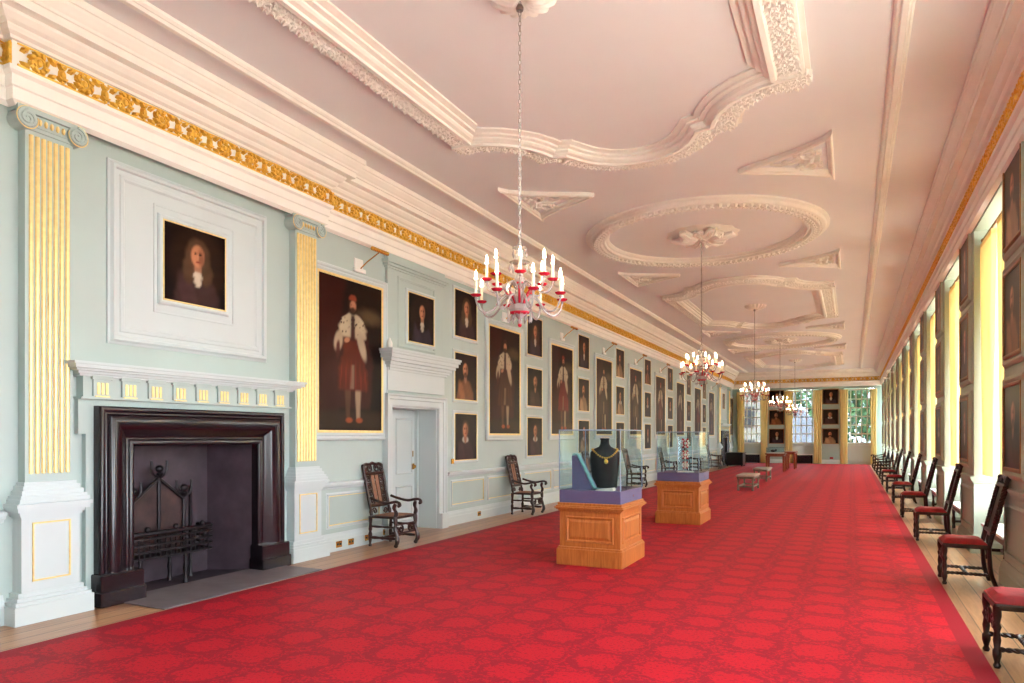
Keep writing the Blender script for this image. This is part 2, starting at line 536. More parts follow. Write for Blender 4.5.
# ceiling ribs parallel to the cornice
rib = [(0, ZC + .01), (0, ZC - .03), (.02, ZC - .05), (.035, ZC - .05), (.05, ZC - .075), (.1, ZC - .075), (.115, ZC - .05), (.14, ZC - .045), (.16, ZC - .02), (.16, ZC + .01)]
for k, x in enumerate((-5.47, 0.49)):
    r = MB(); r.sweep([(x, YB), (x, YE - .9)], rib)
    struct(r.build('trim_%d' % (k + 2), 'plaster'))

# ------------------------------------------------------------------ ceiling compartments
def flower(b, x, y, z, r, rot):
    vs = [(x, y, z - r * .42)]
    for k in range(10):
        a = rot + 2 * PI * k / 10
        q = r * (1.0 if k % 2 == 0 else .62)
        vs.append((x + q * cos(a), y + q * sin(a), z - r * (.62 if k % 2 == 0 else .25)))
    for k in range(10):
        a = rot + 2 * PI * k / 10
        q = r * (1.12 if k % 2 == 0 else .7)
        vs.append((x + q * cos(a), y + q * sin(a), z + .012))
    fs = []
    for k in range(10):
        j = (k + 1) % 10
        fs.append((0, 1 + j, 1 + k)); fs.append((1 + k, 1 + j, 11 + j, 11 + k))
    b.add([(p[0], p[1], z + (p[2] - z) * 1.45) for p in vs], fs)
    b.ball((x, y, z - r * .7), r * .26, seg=5, rings=3)

def resample(path, step, closed=True):
    P = [Vector(p) for p in path]
    if closed: P.append(P[0])
    out, acc = [], 0.0
    for i in range(len(P) - 1):
        d = P[i + 1] - P[i]; L = d.length
        if L < 1e-6: continue
        t = acc
        while t < L:
            nrm = Vector((-d.y, d.x)) / L
            out.append((P[i] + d * (t / L), nrm)); t += step
        acc = t - L
    return out

def octagon():
    q = [(2.17, -2.55), (2.17, 2.55)]
    c0 = (2.12, 3.33); r0 = 0.78
    for k in range(0, 9):                                    # little concave bite at the corner
        a = -PI / 2 - (PI / 2 - .06) * k / 8
        q.append((c0[0] + r0 * cos(a), c0[1] + r0 * sin(a)))
    R, cy = 1.21, 2.84
    a0 = math.asin((3.36 - cy) / R)
    for k in range(0, 17):
        a = a0 + (PI - 2 * a0) * k / 16
        q.append((R * cos(a), cy + R * sin(a)))
    for k in range(8, -1, -1):
        a = -PI / 2 - (PI / 2 - .06) * k / 8
        q.append((-(c0[0] + r0 * cos(a)), c0[1] + r0 * sin(a)))
    q += [(-2.17, 2.55)]
    low = [(-x, -y) for x, y in q[2:-1]]
    q += [(-2.17, -2.55)] + low
    return q[1:] + []
OCT = [(x * .955, y) for x, y in octagon() + [(2.17, -2.55)]]
def compart_profile(w):       # offset inwards, z: outer fillet, garland bed, big inner moulding stepping up to the field
    Z = ZC
    return [(-.05, Z + .01), (-.05, Z - .025), (0, Z - .03), (.0, Z - .075), (.025, Z - .085), (.045, Z - .075), (.045, Z - .055), (w - .02, Z - .055), (w - .02, Z - .10), (w, Z - .135), (w + .05, Z - .14), (w + .05, Z - .11),
            (w + .10, Z - .10), (w + .12, Z - .08), (w + .12, Z - .06), (w + .175, Z - .055), (w + .175, Z - .03), (w + .21, Z - .025), (w + .25, Z - .02), (w + .25, Z + .01)]
proto_oct = proto_circ = None
def make_oct():
    b = MB(); b.sweep(OCT, compart_profile(.27), closed=True)
    t = b.build('trim_4', 'plaster', None, False, (XC, ROSES[0], 0))
    g = MB(); rnd = random.Random(3)
    for o in (.085, .145, .205):
        for p, nr in resample(OCT, .098):
            pp = p + nr * (o + rnd.uniform(-.012, .012))
            flower(g, pp.x, pp.y, ZC - .062, rnd.uniform(.054, .068), rnd.uniform(0, 3))
    g.build('flower_garland', 'plaster', t)
    return struct(t)
def make_circ():
    C = [(2.14 * cos(2 * PI * k / 72), 2.14 * sin(2 * PI * k / 72)) for k in range(72)]
    Z = ZC
    pr = [(-.02, Z + .01), (-.02, Z - .03), (.03, Z - .05), (.05, Z - .09), (.09, Z - .10), (.10, Z - .07), (.30, Z - .07), (.31, Z - .10), (.345, Z - .10), (.355, Z - .06), (.39, Z - .05), (.42, Z - .015), (.42, Z + .01)]
    b = MB(); b.sweep(C, pr, closed=True)
    t = b.build('trim_5', 'plaster', None, False, (XC, ROSES[1], 0))
    g = MB(); rnd = random.Random(4)
    for p, nr in resample(C, .135):
        pp = p + nr * .2
        a = math.atan2(nr.y, nr.x)
        flower(g, pp.x, pp.y, ZC - .07, .085, a)
        for s in (-1, 1):
            q = p + nr * (.2 + s * .075) + Vector((-nr.y, nr.x)) * .065
            g.ball((q.x, q.y, ZC - .075), .03, 1, 1, .8, 6, 4)
    g.build('leaf_garland', 'plaster', t)
    return struct(t)
oc = make_oct(); ci = make_circ()
nt = 6
for k in range(2, 5):
    src = oc if k % 2 == 0 else ci
    o = dup(src, (XC, ROSES[k], 0)); o.name = 'trim_%d' % nt; nt += 1

def make_spandrel():
    # outline of the corner piece for the left side, point towards +x
    pts = [(0, -.86)]
    for k in range(1, 8):
        t = k / 8; pts.append((1.22 * t ** 1.25, -.86 + .80 * t ** .8))
    pts.append((1.22, -.02)); pts.append((1.22, .02))
    for k in range(7, 0, -1):
        t = k / 8; pts.append((1.22 * t ** 1.25, .86 - .80 * t ** .8))
    pts.append((0, .86))
    Z = ZC
    b = MB(); b.sweep(pts, [(0, Z + .01), (0, Z - .05), (.02, Z - .07), (.05, Z - .07), (.06, Z - .05), (.10, Z - .04), (.12, Z - .012), (.125, Z + .01)], closed=True)
    t = b.build('trim_9', 'plaster')
    g = MB(); rnd = random.Random(9)
    for s in (-1, 1):
        sp = spiral(.30, s * .22, .14, .03, -PI / 2 * s, 1.2 * s, 14)
        g.tube([(x, y, Z - .02) for x, y in sp], [.03 - .0012 * i for i in range(len(sp))], 5)
        for k in range(7):
            a = k * .9; g.ball((.30 + .15 * cos(a), s * (.22 + .13 * sin(a)), Z - .02), .045, 1, .7, .7, 5, 3)
    flower(g, .25, 0, Z - .015, .10, 0)
    g.tube([(.35, 0, Z - .02), (.5, .02, Z - .02), (.66, -.02, Z - .02), (.8, 0, Z - .01)], [.03, .03, .022, .01], 5)
    for k in range(5): g.ball((.45 + .08 * k, (-1) ** k * .05, Z - .015), .05 - .006 * k, 1.2, .6, .6, 5, 3)
    g.build('foliage', 'plaster', t)
    return struct(t)
sp = make_spandrel(); first = True
for k in (1, 3):
    for dy in (-3.0, 3.0):
        for x, rz in ((-4.80, 0), (-0.22, PI)):
            if first: o = sp; o.location = (x, ROSES[k] + dy, 0); first = False
            else: o = dup(sp, (x, ROSES[k] + dy, 0), rz); o.name = 'trim_%d' % (nt + 3); nt += 1
# a plain sunk panel line at either end of the ceiling
def rose(kind, y, label):
    if kind == 'dish':
        b = MB()
        b.lathe([(.03, ZC - .06), (.05, ZC - .10), (.09, ZC - .12), (.15, ZC - .115), (.21, ZC - .09), (.265, ZC - .05), (.28, ZC - .015), (.28, ZC + .01)], (0, 0, 0), 96, flute=.09, nf=16)
        o = b.build('trim_20', 'plaster', None, True, (XC, y, 0))
    else:
        b = MB(); b.lathe([(.05, ZC - .05), (.3, ZC - .04), (.62, ZC - .02), (.66, ZC + .01)], (0, 0, 0), 48, flute=.04, nf=12)
        for k in range(12):
            a = 2 * PI * k / 12
            L = .6 if k % 2 == 0 else .46
            pt = [(.08, 0, -.09), (.2, 0, -.125), (.38, 0, -.115), (L - .06, 0, -.07), (L, 0, -.09)]
            wd = [.02, .07, .11, .085, .01]
            for s in (-.5, 0, .5):
                b.tube([(x * cos(a) - s * ww * 1.3 * sin(a), x * sin(a) + s * ww * 1.3 * cos(a), ZC + z * (1.1 - abs(s) * .5)) for (x, _, z), ww in zip(pt, wd)], [ww * .42 for ww in wd], 6)
        b.ball((0, 0, ZC - .1), .09, 1, 1, .6, 10, 6)
        o = b.build('trim_20', 'plaster', None, True, (XC, y, 0))
    return struct(o, label)
r0 = rose('dish', ROSES[0], None); r1 = rose('leaf', ROSES[1], None)
for k in range(2, 5):
    o = dup(r0 if k % 2 == 0 else r1, (XC, ROSES[k], 0)); o.name = 'trim_%d' % (20 + k)

# ------------------------------------------------------------------ left wall woodwork
SK = [(0, 0), (.045, 0), (.045, .15), (.035, .165), (.03, .20), (.018, .225), (.012, .25), (0, .25)]
CR = [(0, .86), (.02, .865), (.03, .89), (.055, .90), (.06, .925), (.075, .93), (.075, .955), (.04, .965), (0, .965)]
def wall_runs(): 
    r = [(YB, PILA[0][0] - .33), (PILA[0][1] + .33, 8.86), (10.66, PILA[1][0] - .33), (PILA[1][1] + .33, YE)]
    return r
b = MB(); c = MB()
for a, e in wall_runs():
    b.sweep([(XL, e), (XL, a)], SK); c.sweep([(XL, e), (XL, a)], CR)
# path runs towards -y so that left of it is +x
b2 = struct(b.build('baseboard_left', 'paint_pale')); struct(c.build('trim_30', 'paint_pale'))
# dado panels with gilt fillets
b = MB(); g = MB()
def dado(y0, y1, x=XL):
    m = MB(); m.rmould(y0, y1, .36, .77, [(-.0, .004), (.0, .018), (.02, .02), (.03, .006), (.045, .004)])
    b.join(m, Matrix.Translation((x, 0, 0)) @ Matrix.Rotation(PI / 2, 4, 'Z'))
    m = MB(); m.rmould(y0 + .012, y1 - .012, .372, .758, [(-.0, .004), (-.0, .014), (.012, .014), (.012, .004)])
    g.join(m, Matrix.Translation((x, 0, 0)) @ Matrix.Rotation(PI / 2, 4, 'Z'))
for y0, y1 in [(7.55, 8.7), (10.85, 12.05), (12.25, 13.75)] + [(13.95 + 1.66 * k, 15.45 + 1.66 * k) for k in range(14)] + [(37.2, 38.2)]: dado(y0, y1)
dd = struct(b.build('trim_31', 'paint_pale')); g.build('gilt_fillet', 'gold_pale', dd)

def make_pilaster(label):
    t = struct(thing('trim_32', label, None, (XL, PILA[0][0], 0), RL))
    b = MB()      # pedestal: plinth, die, cap
    b.box(-.34, .34, -.20, 0, 0, .16)
    for (h, z0, z1) in ((.325, .16, .19), (.30, .19, .22), (.28, .22, .26)): b.box(-h, h, -.2 + (.34 - h), 0, z0, z1)
    b.box(-.25, .25, -.13, 0, .26, .92)
    for (h, z0, z1) in ((.265, .90, .92), (.28, .92, .95), (.31, .95, .985), (.325, .985, 1.02), (.30, 1.02, 1.03)): b.box(-h, h, -.13 - (h - .25), 0, z0, z1)
    b.build('pedestal', 'paint_pale', t)
    g = MB(); g.rmould(-.15, .15, .36, .84, [(0, .131), (0, .139), (.014, .139), (.014, .131)]); g.build('gilt_panel_line', 'gold_pale', t)
    b = MB()
    for (h, z0, z1) in ((.30, 1.03, 1.06), (.285, 1.06, 1.09), (.265, 1.09, 1.13), (.245, 1.13, 1.17), (.225, 1.17, 1.20)): b.box(-h, h, -.10 - (h - .2), 0, z0, z1)
    b.build('base', 'paint_pale', t)
    b = MB(); b.box(-.205, .205, -.10, 0, 1.20, 4.25)
    b.build('shaft', 'paint', t)
    g = MB()
    for k in range(7):
        x = -.156 + k * .052
        g.tube([(x, -.10, 1.27), (x, -.10, 1.275), (x, -.10, 4.20), (x, -.10, 4.205)], [.006, .0195, .0195, .006], 8)
    g.build('gilded_flutes', 'gold_pale', t, True)
    b = MB()
    b.box(-.22, .22, -.12, 0, 4.24, 4.27)
    b.box(-.21, .21, -.13, 0, 4.27, 4.37)
    b.box(-.29, .29, -.15, 0, 4.375, 4.42)
    for s in (-1, 1):
        b.lathe([(.085, 0), (.085, .15)], (s * .215, -.155, 4.315), 18, 'y')
        spp = spiral(s * .215, 4.315, .085, .012, PI / 2, -2.2 * s, 34)
        b.tube([(x, -.16, z) for x, z in spp], [.014 - .0002 * i for i in range(len(spp))], 5)
    b.build('capital', 'paint', t)
    g = MB()
    for k in range(5): g.ball((-.10 + k * .05, -.135, 4.32), .024, .75, .7, 1.3, 6, 4)
    g.tube([(-.3, -.152, 4.425), (.3, -.152, 4.425)], .006, 5)
    for s in (-1, 1):
        spp = spiral(s * .215, 4.315, .093, .085, PI / 2, -.8 * s, 18); g.tube([(x, -.163, z) for x, z in spp], .005, 5)
    g.build('gilded_egg_moulding', 'gold_pale', t, True)
    return t
p0 = make_pilaster('grey pilaster with gilded flutes left of the near fireplace')
for k, (y, lb) in enumerate([(PILA[0][1], 'grey pilaster with gilded flutes right of the near fireplace'), (PILA[1][0], 'fluted pilaster left of the far fireplace'), (PILA[1][1], 'fluted pilaster right of the far fireplace')]):
    o = dup(p0, (XL, y, 0), RL, lb); o.name = 'trim_%d' % (33 + k)

# chimney breast facing between the pilasters + overmantel panel
def make_overmantel():
    b = MB()
    b.rmould(-.86, .86, 2.66, 4.13, [(-.02, .0), (-.02, .015), (.0, .03), (.03, .03), (.04, .02), (.08, .02), (.09, .05), (.12, .055), (.14, .03), (.16, .02), (.16, 0)])
    b.box(-.86, .86, -.012, 0, 2.66, 4.13)
    b.rmould(-.50, .50, 2.90, 3.98, [(0, .012), (0, .02), (.02, .022), (.02, .012)])
    return struct(b.build('trim_36', 'paint_pale', None, False, (XL, FPC[0], 0), RL))
om = make_overmantel(); o = dup(om, (XL, FPC[1], 0), RL); o.name = 'trim_37'

# ------------------------------------------------------------------ fireplace
def make_fireplace(label):
    t = thing('fireplace', label, 'fireplace', (XL, FPC[0], 0), RL, 'black marble fireplaces on the left wall')
    OW, OH = 1.19, 1.88
    # bolection surround: swept up, over and down as one three-sided moulding (open at the floor)
    pr = [(0, .0), (0, .10), (.02, .12), (.05, .12), (.07, .10), (.09, .10), (.13, .13), (.19, .17), (.25, .185), (.29, .17), (.31, .14), (.33, .14), (.345, .16), (.375, .16), (.385, .13), (.385, 0)]
    pr = [(0, 0)] + [(q.x, q.y) for q in smooth_pts([(x_, y_, 0) for x_, y_ in pr[1:-1]], 5)] + [(.385, 0)]
    b = MB(); vs, fs = [], []; n = len(pr)
    for (cx, cz, sx, sz) in ((-FW, 0.28, -1, 0), (-FW, FH - .03, -1, 1), (FW, FH - .03, 1, 1), (FW, 0.28, 1, 0)):
        for d, h in pr: vs.append((cx + sx * d, -h, cz + sz * d))
    for c in range(3):
        for k in range(n - 1): fs.append((c * n + k, c * n + k + 1, c * n + n + k + 1, c * n + n + k))
    b.add(vs, fs); b.build('marble_surround', 'marble', t, True)
    for s in (-1, 1):
        b = MB(); x0, x1 = sorted((s * (FW - .03), s * (FW + .41)))
        b.cbox(x0, x1, -.22, 0, .0, .30, .012); b.cbox(x0 - .012, x1 + .012, -.235, 0, .0, .14, .01)
        b.build('plinth_block', 'marble', t)
    b = MB()                     # firebox
    d = .46
    b.add([(-FW, 0, 0), (-.55, d, 0), (.55, d, 0), (FW, 0, 0), (-FW, 0, FH), (-.55, d, FH), (.55, d, FH), (FW, 0, FH), (-FW, 0, .004), (FW, 0, .004), (.55, d, .004), (-.55, d, .004)],
          [(0, 1, 5, 4), (1, 2, 6, 5), (2, 3, 7, 6), (4, 5, 6, 7), (8, 9, 10, 11)])
    b.build('firebox', 'soot', t)
    b = MB(); b.box(-1.0, 1.12, -.80, -.0, .002, .014); b.build('hearth_slab', 'hearth', t)
    # painted wooden chimneypiece round the marble
    b = MB()
    b.box(-1.26, -1.17, -.06, 0, 0, 1.62); b.box(1.17, 1.26, -.06, 0, 0, 1.62)
    b.box(-1.33, -1.17, -.06, 0, 1.62, 1.86); b.box(1.17, 1.33, -.06, 0, 1.62, 1.86)
    b.box(-1.33, 1.33, -.06, 0, 1.86, 1.95)
    b.box(-1.31, 1.31, -.10, 0, 1.95, 2.16)
    b.box(-1.34, 1.34, -.12, 0, 1.945, 1.965)
    b.build('chimneypiece', 'paint', t)
    for k in range(9):
        x = -1.14 + k * .285
        b = MB(); b.box(x - .085, x + .085, -.125, -.10, 1.975, 2.15); b.box(x - .10, x + .10, -.135, -.10, 2.13, 2.165)
        tg = b.build('triglyph', 'paint', t)
        g = MB()
        for q in (-.042, 0, .042): g.box(x + q - .013, x + q + .013, -.131, -.12, 1.99, 2.10)
        g.box(x - .07, x + .07, -.131, -.12, 1.966, 1.978)
        g.build('gilded_flutes', 'gold_pale', tg)
    b = MB()
    for (h, dd, z0, z1) in ((1.36, .13, 2.155, 2.175), (1.39, .16, 2.175, 2.20), (1.43, .20, 2.20, 2.22), (1.46, .235, 2.22, 2.255), (1.48, .25, 2.255, 2.28)): b.box(-h, h, -dd, 0, z0, z1)
    b.build('mantel_shelf', 'paint_pale', t)
    return t
fp = make_fireplace('black marble fireplace with white mantel shelf in the near left foreground')
dup(fp, (XL, FPC[1], 0), RL, 'far black fireplace on the left wall near the end windows')

def make_grate():
    t = thing('fire_grate', 'dark iron fire grate with crowned fireback in the near fireplace', 'fire grate', (XL - .18, FPC[0] - .22, .0), RL)
    t.scale = (1.12, 1, 1.12)
    b = MB()
    b.prism([(-.28, .3), (.28, .3), (.28, .80), (0, 1.02), (-.28, .80)], .13, .16)
    b.build('fireback', 'rust_iron', t)
    b = MB()
    for (p, q) in (((-.28, .80), (0, 1.02)), ((0, 1.02), (.28, .80))): b.tube([(p[0], .12, p[1]), (q[0], .12, q[1])], .018, 6)
    for x, zt in ((-.28, .86), (0, 1.04), (.28, .86)): b.tube([(x, .12, .3), (x, .12, zt)], .018, 6)
    for x, z in ((-.28, .86), (0, 1.06), (.28, .86)):
        pass
    b.build('fireback_ribs', 'iron', t)
    for x, z in ((-.28, .86), (0, 1.06), (.28, .86)):
        b = MB()
        b.ball((x, .11, z + .05), .045, 1, .8, .8, 10, 6)
        b.lathe([(.02, z - .03), (.035, z), (.02, z + .02)], (x, .11, 0), 10)
        pts = [(x + .085 * cos(a), .11, z + .055 + .085 * sin(a)) for a in [PI + PI * k / 10 for k in range(11)]]
        b.tube([(pts[0][0], .11, z + .13)] + pts + [(pts[-1][0], .11, z + .13)], .014, 6)
        b.build('finial', 'iron', t, True)
    b = MB()
    for z in (.30, .36, .42, .48, .53):
        b.tube(smooth_pts([(-.44, .12, z), (-.44, -.08, z), (-.38, -.13, z), (0, -.15, z), (.38, -.13, z), (.44, -.08, z), (.44, .12, z)], 4), .013 if z < .5 else .02, 6)
    for k in range(15):
        x = -.38 + k * .76 / 14
        b.tube([(x, -.135 - .015 * (1 - (x / .4) ** 2), .29), (x, -.135 - .015 * (1 - (x / .4) ** 2), .5)], .008, 5)
    b.box(-.42, .42, -.12, .12, .285, .30)
    for x in (-.3, 0, .3):
        b.ball((x, -.15, .565), .03, seg=8, rings=5)
    b.build('basket', 'iron', t, True)
    for x in (-.36, .12):
        for y in (-.13, .12):
            b = MB(); b.lathe([(.03, .008), (.022, .04), (.018, .1), (.026, .15), (.018, .2), (.02, .29)], (x, y, 0), 8); b.build('leg', 'iron', t, True)
    b = MB(); b.lathe([(.028, .008), (.02, .06), (.02, .9), (.03, .92)], (.36, .12, 0), 8); b.build('standard', 'iron', t, True)
    return t
make_grate()

# ------------------------------------------------------------------ doorway
def make_door():
    t = struct(thing('door_1', 'white panelled door set deep in the doorway on the left wall', None, (XL, (DY0 + DY1) / 2, 0), RL))
    hw = (DY1 - DY0) / 2
    b = MB()                                       # jamb lining
    b.box(-hw - .02, -hw + .02, 0, .5, 0, DH); b.box(hw - .02, hw + .02, 0, .5, 0, DH); b.box(-hw, hw, 0, .5, DH - .02, DH + .02)
    for s in (-1, 1): b.box(*sorted((s * (hw - .02), s * (hw - .06))), .36, .42, 0, DH)
    b.build('door_lining', 'paint_pale', t)
    b = MB()
    pr = [(0, 0), (0, .05), (.02, .06), (.1, .065), (.11, .08), (.155, .085), (.165, .10), (.19, .105), (.19, 0)]
    vs, fs = [], []; n = len(pr)
    for (cx, cz, sx, sz) in ((-hw, 0, -1, 0), (-hw, DH, -1, 1), (hw, DH, 1, 1), (hw, 0, 1, 0)):
        for d, h in pr: vs.append((cx + sx * d, -h, cz + sz * d))
    for c in range(3):
        for k in range(n - 1): fs.append((c * n + k, c * n + k + 1, c * n + n + k + 1, c * n + n + k))
    b.add(vs, fs)
    for s in (-1, 1): b.box(*sorted((s * (hw - .005), s * (hw + .20))), -.12, 0, 0, .26)
    b.build('architrave', 'paint_pale', t)
    b = MB()
    H = hw + .145
    b.box(-H, H, -.07, 0, DH + .24, 2.66)
    for (d, z0, z1) in ((.09, 2.62, 2.66), (.12, 2.66, 2.70), (.15, 2.70, 2.75), (.20, 2.75, 2.80), (.235, 2.80, 2.86), (.26, 2.86, 2.90), (.275, 2.90, 2.935)): b.box(-H - d + .11, H + d - .03, -d, 0, z0, z1)
    b.build('entablature', 'paint_pale', t)
    b = MB()
    b.box(-H + .02, H - .02, -.05, 0, 2.93, 4.40)
    for (d, z0, z1) in ((.07, 4.20, 4.23), (.10, 4.23, 4.27), (.13, 4.27, 4.32), (.07, 4.32, 4.42)): b.box(-H - d + .06, H + d - .06, -d, 0, z0, z1)
    b.rmould(-.50, .50, 3.05, 4.07, [(0, .05), (0, .062), (.03, .068), (.05, .056), (.055, .05)])
    b.build('overdoor_panel', 'paint', t)
    b = MB()
    b.box(-hw + .04, hw - .04, .42, .46, .01, DH - .03)
    for z0, z1 in ((.15, .75), (.95, 1.9)):
        for x0, x1 in ((-hw + .14, -.06), (.06, hw - .14)):
            m = MB(); m.rmould(x0, x1, z0, z1, [(-.03, 0), (-.01, .018), (.0, .0)]); b.join(m, Matrix.Translation((0, .42, 0)))
    leaf = b.build('door_leaf', 'paint_pale', t)
    b = MB(); b.box(hw - .16, hw - .08, .405, .42, 1.02, 1.12); b.lathe([(.01, -.05), (.03, -.045), (.03, -.02), (.012, -.01), (.012, .0)], (hw - .12, .41, 1.07), 12, 'y'); b.box(hw - .135, hw - .105, .41, .42, 1.24, 1.34)
    b.build('brass_knob', 'brass', leaf)
    return t
make_door()

# ------------------------------------------------------------------ right wall woodwork, end wall woodwork
b = MB(); c = MB(); g = MB()
def to_right(m, y): return m, Matrix.Translation((XR, y, 0)) @ Matrix.Rotation(-PI / 2, 4, 'Z')
for (a, e) in PIERS:
    e = min(e, YE)
    if e - a < .4: continue
    b.sweep([(XR + RDEP, a), (XR, a), (XR, e), (XR + RDEP, e)], SK, caps=False)
    c.sweep([(XR + RDEP, a), (XR, a), (XR, e), (XR + RDEP, e)], [(x * .6, z + .09) for x, z in CR], caps=False)
    hw = (e - a) / 2 - .13
    m = MB(); m.rmould(-hw, hw, .36, .84, [(0, .002), (0, .02), (.02, .022), (.04, .012), (.05, .002)])
    for z0 in (1.23, 2.41, 3.56):
        m.rmould(-.44, .44, z0, z0 + .92, [(.0, .002), (.0, .02), (.03, .045), (.05, .04), (.075, .02), (.08, .002)])
    g.join(*to_right(m, (a + e) / 2))
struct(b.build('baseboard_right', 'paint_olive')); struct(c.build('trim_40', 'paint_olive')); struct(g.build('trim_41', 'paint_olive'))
b = MB()
xs = XL
for a, e in EW + [(XR, 0)]:
    b.sweep([(a, YE), (xs, YE)], flip(SK)[::1] if False else [(x, z) for x, z in SK]); xs = e
struct(b.build('baseboard_end', 'paint_pale'))

# ------------------------------------------------------------------ windows
def make_window(width, z0, z1, nx, nz, name, label, glass='glass', bar=.02):
    t = struct(thing(name, label, None))
    hw = width / 2
    b = MB()
    b.box(-hw, -hw + .07, -.05, .05, z0, z1); b.box(hw - .07, hw, -.05, .05, z0, z1)
    b.box(-hw, hw, -.05, .05, z1 - .08, z1); b.box(-hw, hw, -.06, .05, z0, z0 + .08)
    zm = (z0 + z1) / 2
    b.box(-hw, hw, -.05, .05, zm - .03, zm + .03)
    b.build('window_frame', 'white', t)
    b = MB()
    for k in range(1, nx):
        x = -hw + .07 + (width - .14) * k / nx; b.box(x - bar, x + bar, -.02, .02, z0 + .06, z1 - .06)
    for k in range(1, nz):
        z = z0 + .08 + (z1 - z0 - .16) * k / nz; b.box(-hw + .06, hw - .06, -.02, .02, z - bar, z + bar)
    b.build('glazing_bars', 'white', t)
    b = MB(); b.box(-hw + .05, hw - .05, -.003, .003, z0 + .05, z1 - .05); b.build('pane', glass, t)
    b = MB(); b.box(-hw, hw, -.10, .05, 0, z0 - .03); b.box(-hw, hw, -.16, .05, z0 - .03, z0)
    m = MB(); m.rmould(-hw + .15, hw - .15, .2 if z0 > .6 else .12, z0 - .12, [(0, .102), (.0, .12), (.03, .12), (.04, .102)]); b.join(m)
    b.build('window_sill', 'paint_pale', t)
    return t
RWZ0 = 0.62
wn = 1
RECESS = []
prev = PIERS[0][0] - 2.13
edges = [PIERS[0][0] - 2.13] + [p[1] for p in PIERS]
for k, (a, e) in enumerate(PIERS):
    y0 = edges[k]; y1 = a
    if y1 > YE - .2: break
    RECESS.append((y0, y1))
wproto = None
portals = []
for k, (y0, y1) in enumerate(RECESS):
    nm = 'window_%d' % wn; wn += 1
    lb = 'tall sash window in a recess of the right wall'
    loc = (XR + RDEP - .02, (y0 + y1) / 2, 0)
    if wproto is None:
        wproto = make_window(y1 - y0, RWZ0, ZS - .04, 4, 6, nm, lb); wproto.location = loc; wproto.rotation_euler = (0, 0, RR)
    else:
        o = dup(wproto, loc, RR); o.name = nm
    portals.append(((loc[0] + .12, loc[1], (RWZ0 + ZS) / 2), (0, PI / 2, 0), (ZS - RWZ0, y1 - y0)))
ewp = None
for k, (a, e) in enumerate(EW):
    nm = 'window_%d' % wn; wn += 1
    if ewp is None:
        ewp = make_window(1.62, 1.15, 4.26, 5, 6, nm, 'tall sash window of the end wall, leftmost', 'film_glass', .03); o = ewp
    else:
        o = copy_tree(ewp); o['label'] = 'tall sash window of the end wall, ' + ['', 'middle one', 'rightmost'][k]; o.name = nm
    o.location = ((a + e) / 2, YE + .42, 0); o.rotation_euler = (0, 0, 0); o.scale = ((e - a) / 1.62, 1, 1)
    portals.append((((a + e) / 2, YE + .62, 2.7), (-PI / 2, 0, 0), (e - a, 3.1)))

# ------------------------------------------------------------------ curtains
def curtain_mesh(wtop, wbot, z0, z1, folds, amp, seed, flare=0.0):
    rnd = random.Random(seed)
    b = MB(); nx, nz = folds * 8, 22
    ph = [rnd.uniform(-.5, .5) for _ in range(folds + 1)]
    vs = []
    for side in (0, .008):
        for j in range(nz + 1):
            t = j / nz; z = z0 + (z1 - z0) * t
            w = wbot + (wtop - wbot) * t ** 1.5
            for i in range(nx + 1):
                u = i / nx
                a = amp * (0.6 + .4 * t) * sin(u * folds * 2 * PI + .5 * sin(3 * t + ph[0] * 4))
                vs.append(((u - .5) * w + .012 * sin(5 * t + u * 9), a + side - flare * (1 - t), z))
    N = (nx + 1) * (nz + 1); fs = []
    for s in range(2):
        for j in range(nz):
            for i in range(nx):
                q = (s * N + j * (nx + 1) + i, s * N + j * (nx + 1) + i + 1, s * N + (j + 1) * (nx + 1) + i + 1, s * N + (j + 1) * (nx + 1) + i)
                fs.append(q if s == 0 else q[::-1])
    for j in range(nz):
        for i in (0, nx):
            p, q = j * (nx + 1) + i, (j + 1) * (nx + 1) + i
            fs.append((p, q, q + N, p + N))
    b.add(vs, fs)
    # gathered heading
    b.box(-wtop / 2, wtop / 2, -amp * .8, amp * .8 + .008, z1 - .04, z1 + .02)
    return b
cp = None
ends = ['in the left corner', 'right of the leftmost end window', 'left of the middle end window', 'right of the middle end window', 'left of the rightmost end window', 'in the right corner']
for k, (x0, x1) in enumerate(((-6.2, -5.76), (-4.88, -4.45), (-3.52, -3.08), (-2.0, -1.54), (-.62, -.2), (.90, 1.24))):
    o = curtain_mesh(x1 - x0, x1 - x0 - .04, .04, 4.2, 4, .045, k).build('curtain', 'curtain', None, True, ((x0 + x1) / 2, YE - .09, 0))
    tag(o, 'full length yellow curtain hanging ' + ends[k] + ' of the end wall' if 'corner' in ends[k] else 'full length yellow curtain hanging ' + ends[k], 'curtain', 'yellow curtains of the end windows')
cm = curtain_mesh(.86, .78, 1.08, 4.18, 8, .04, 21).mesh('curtain', 'curtain', True)
def ordn(k): return ORD[k]
vis = [r for r in RECESS if r[1] > 8]
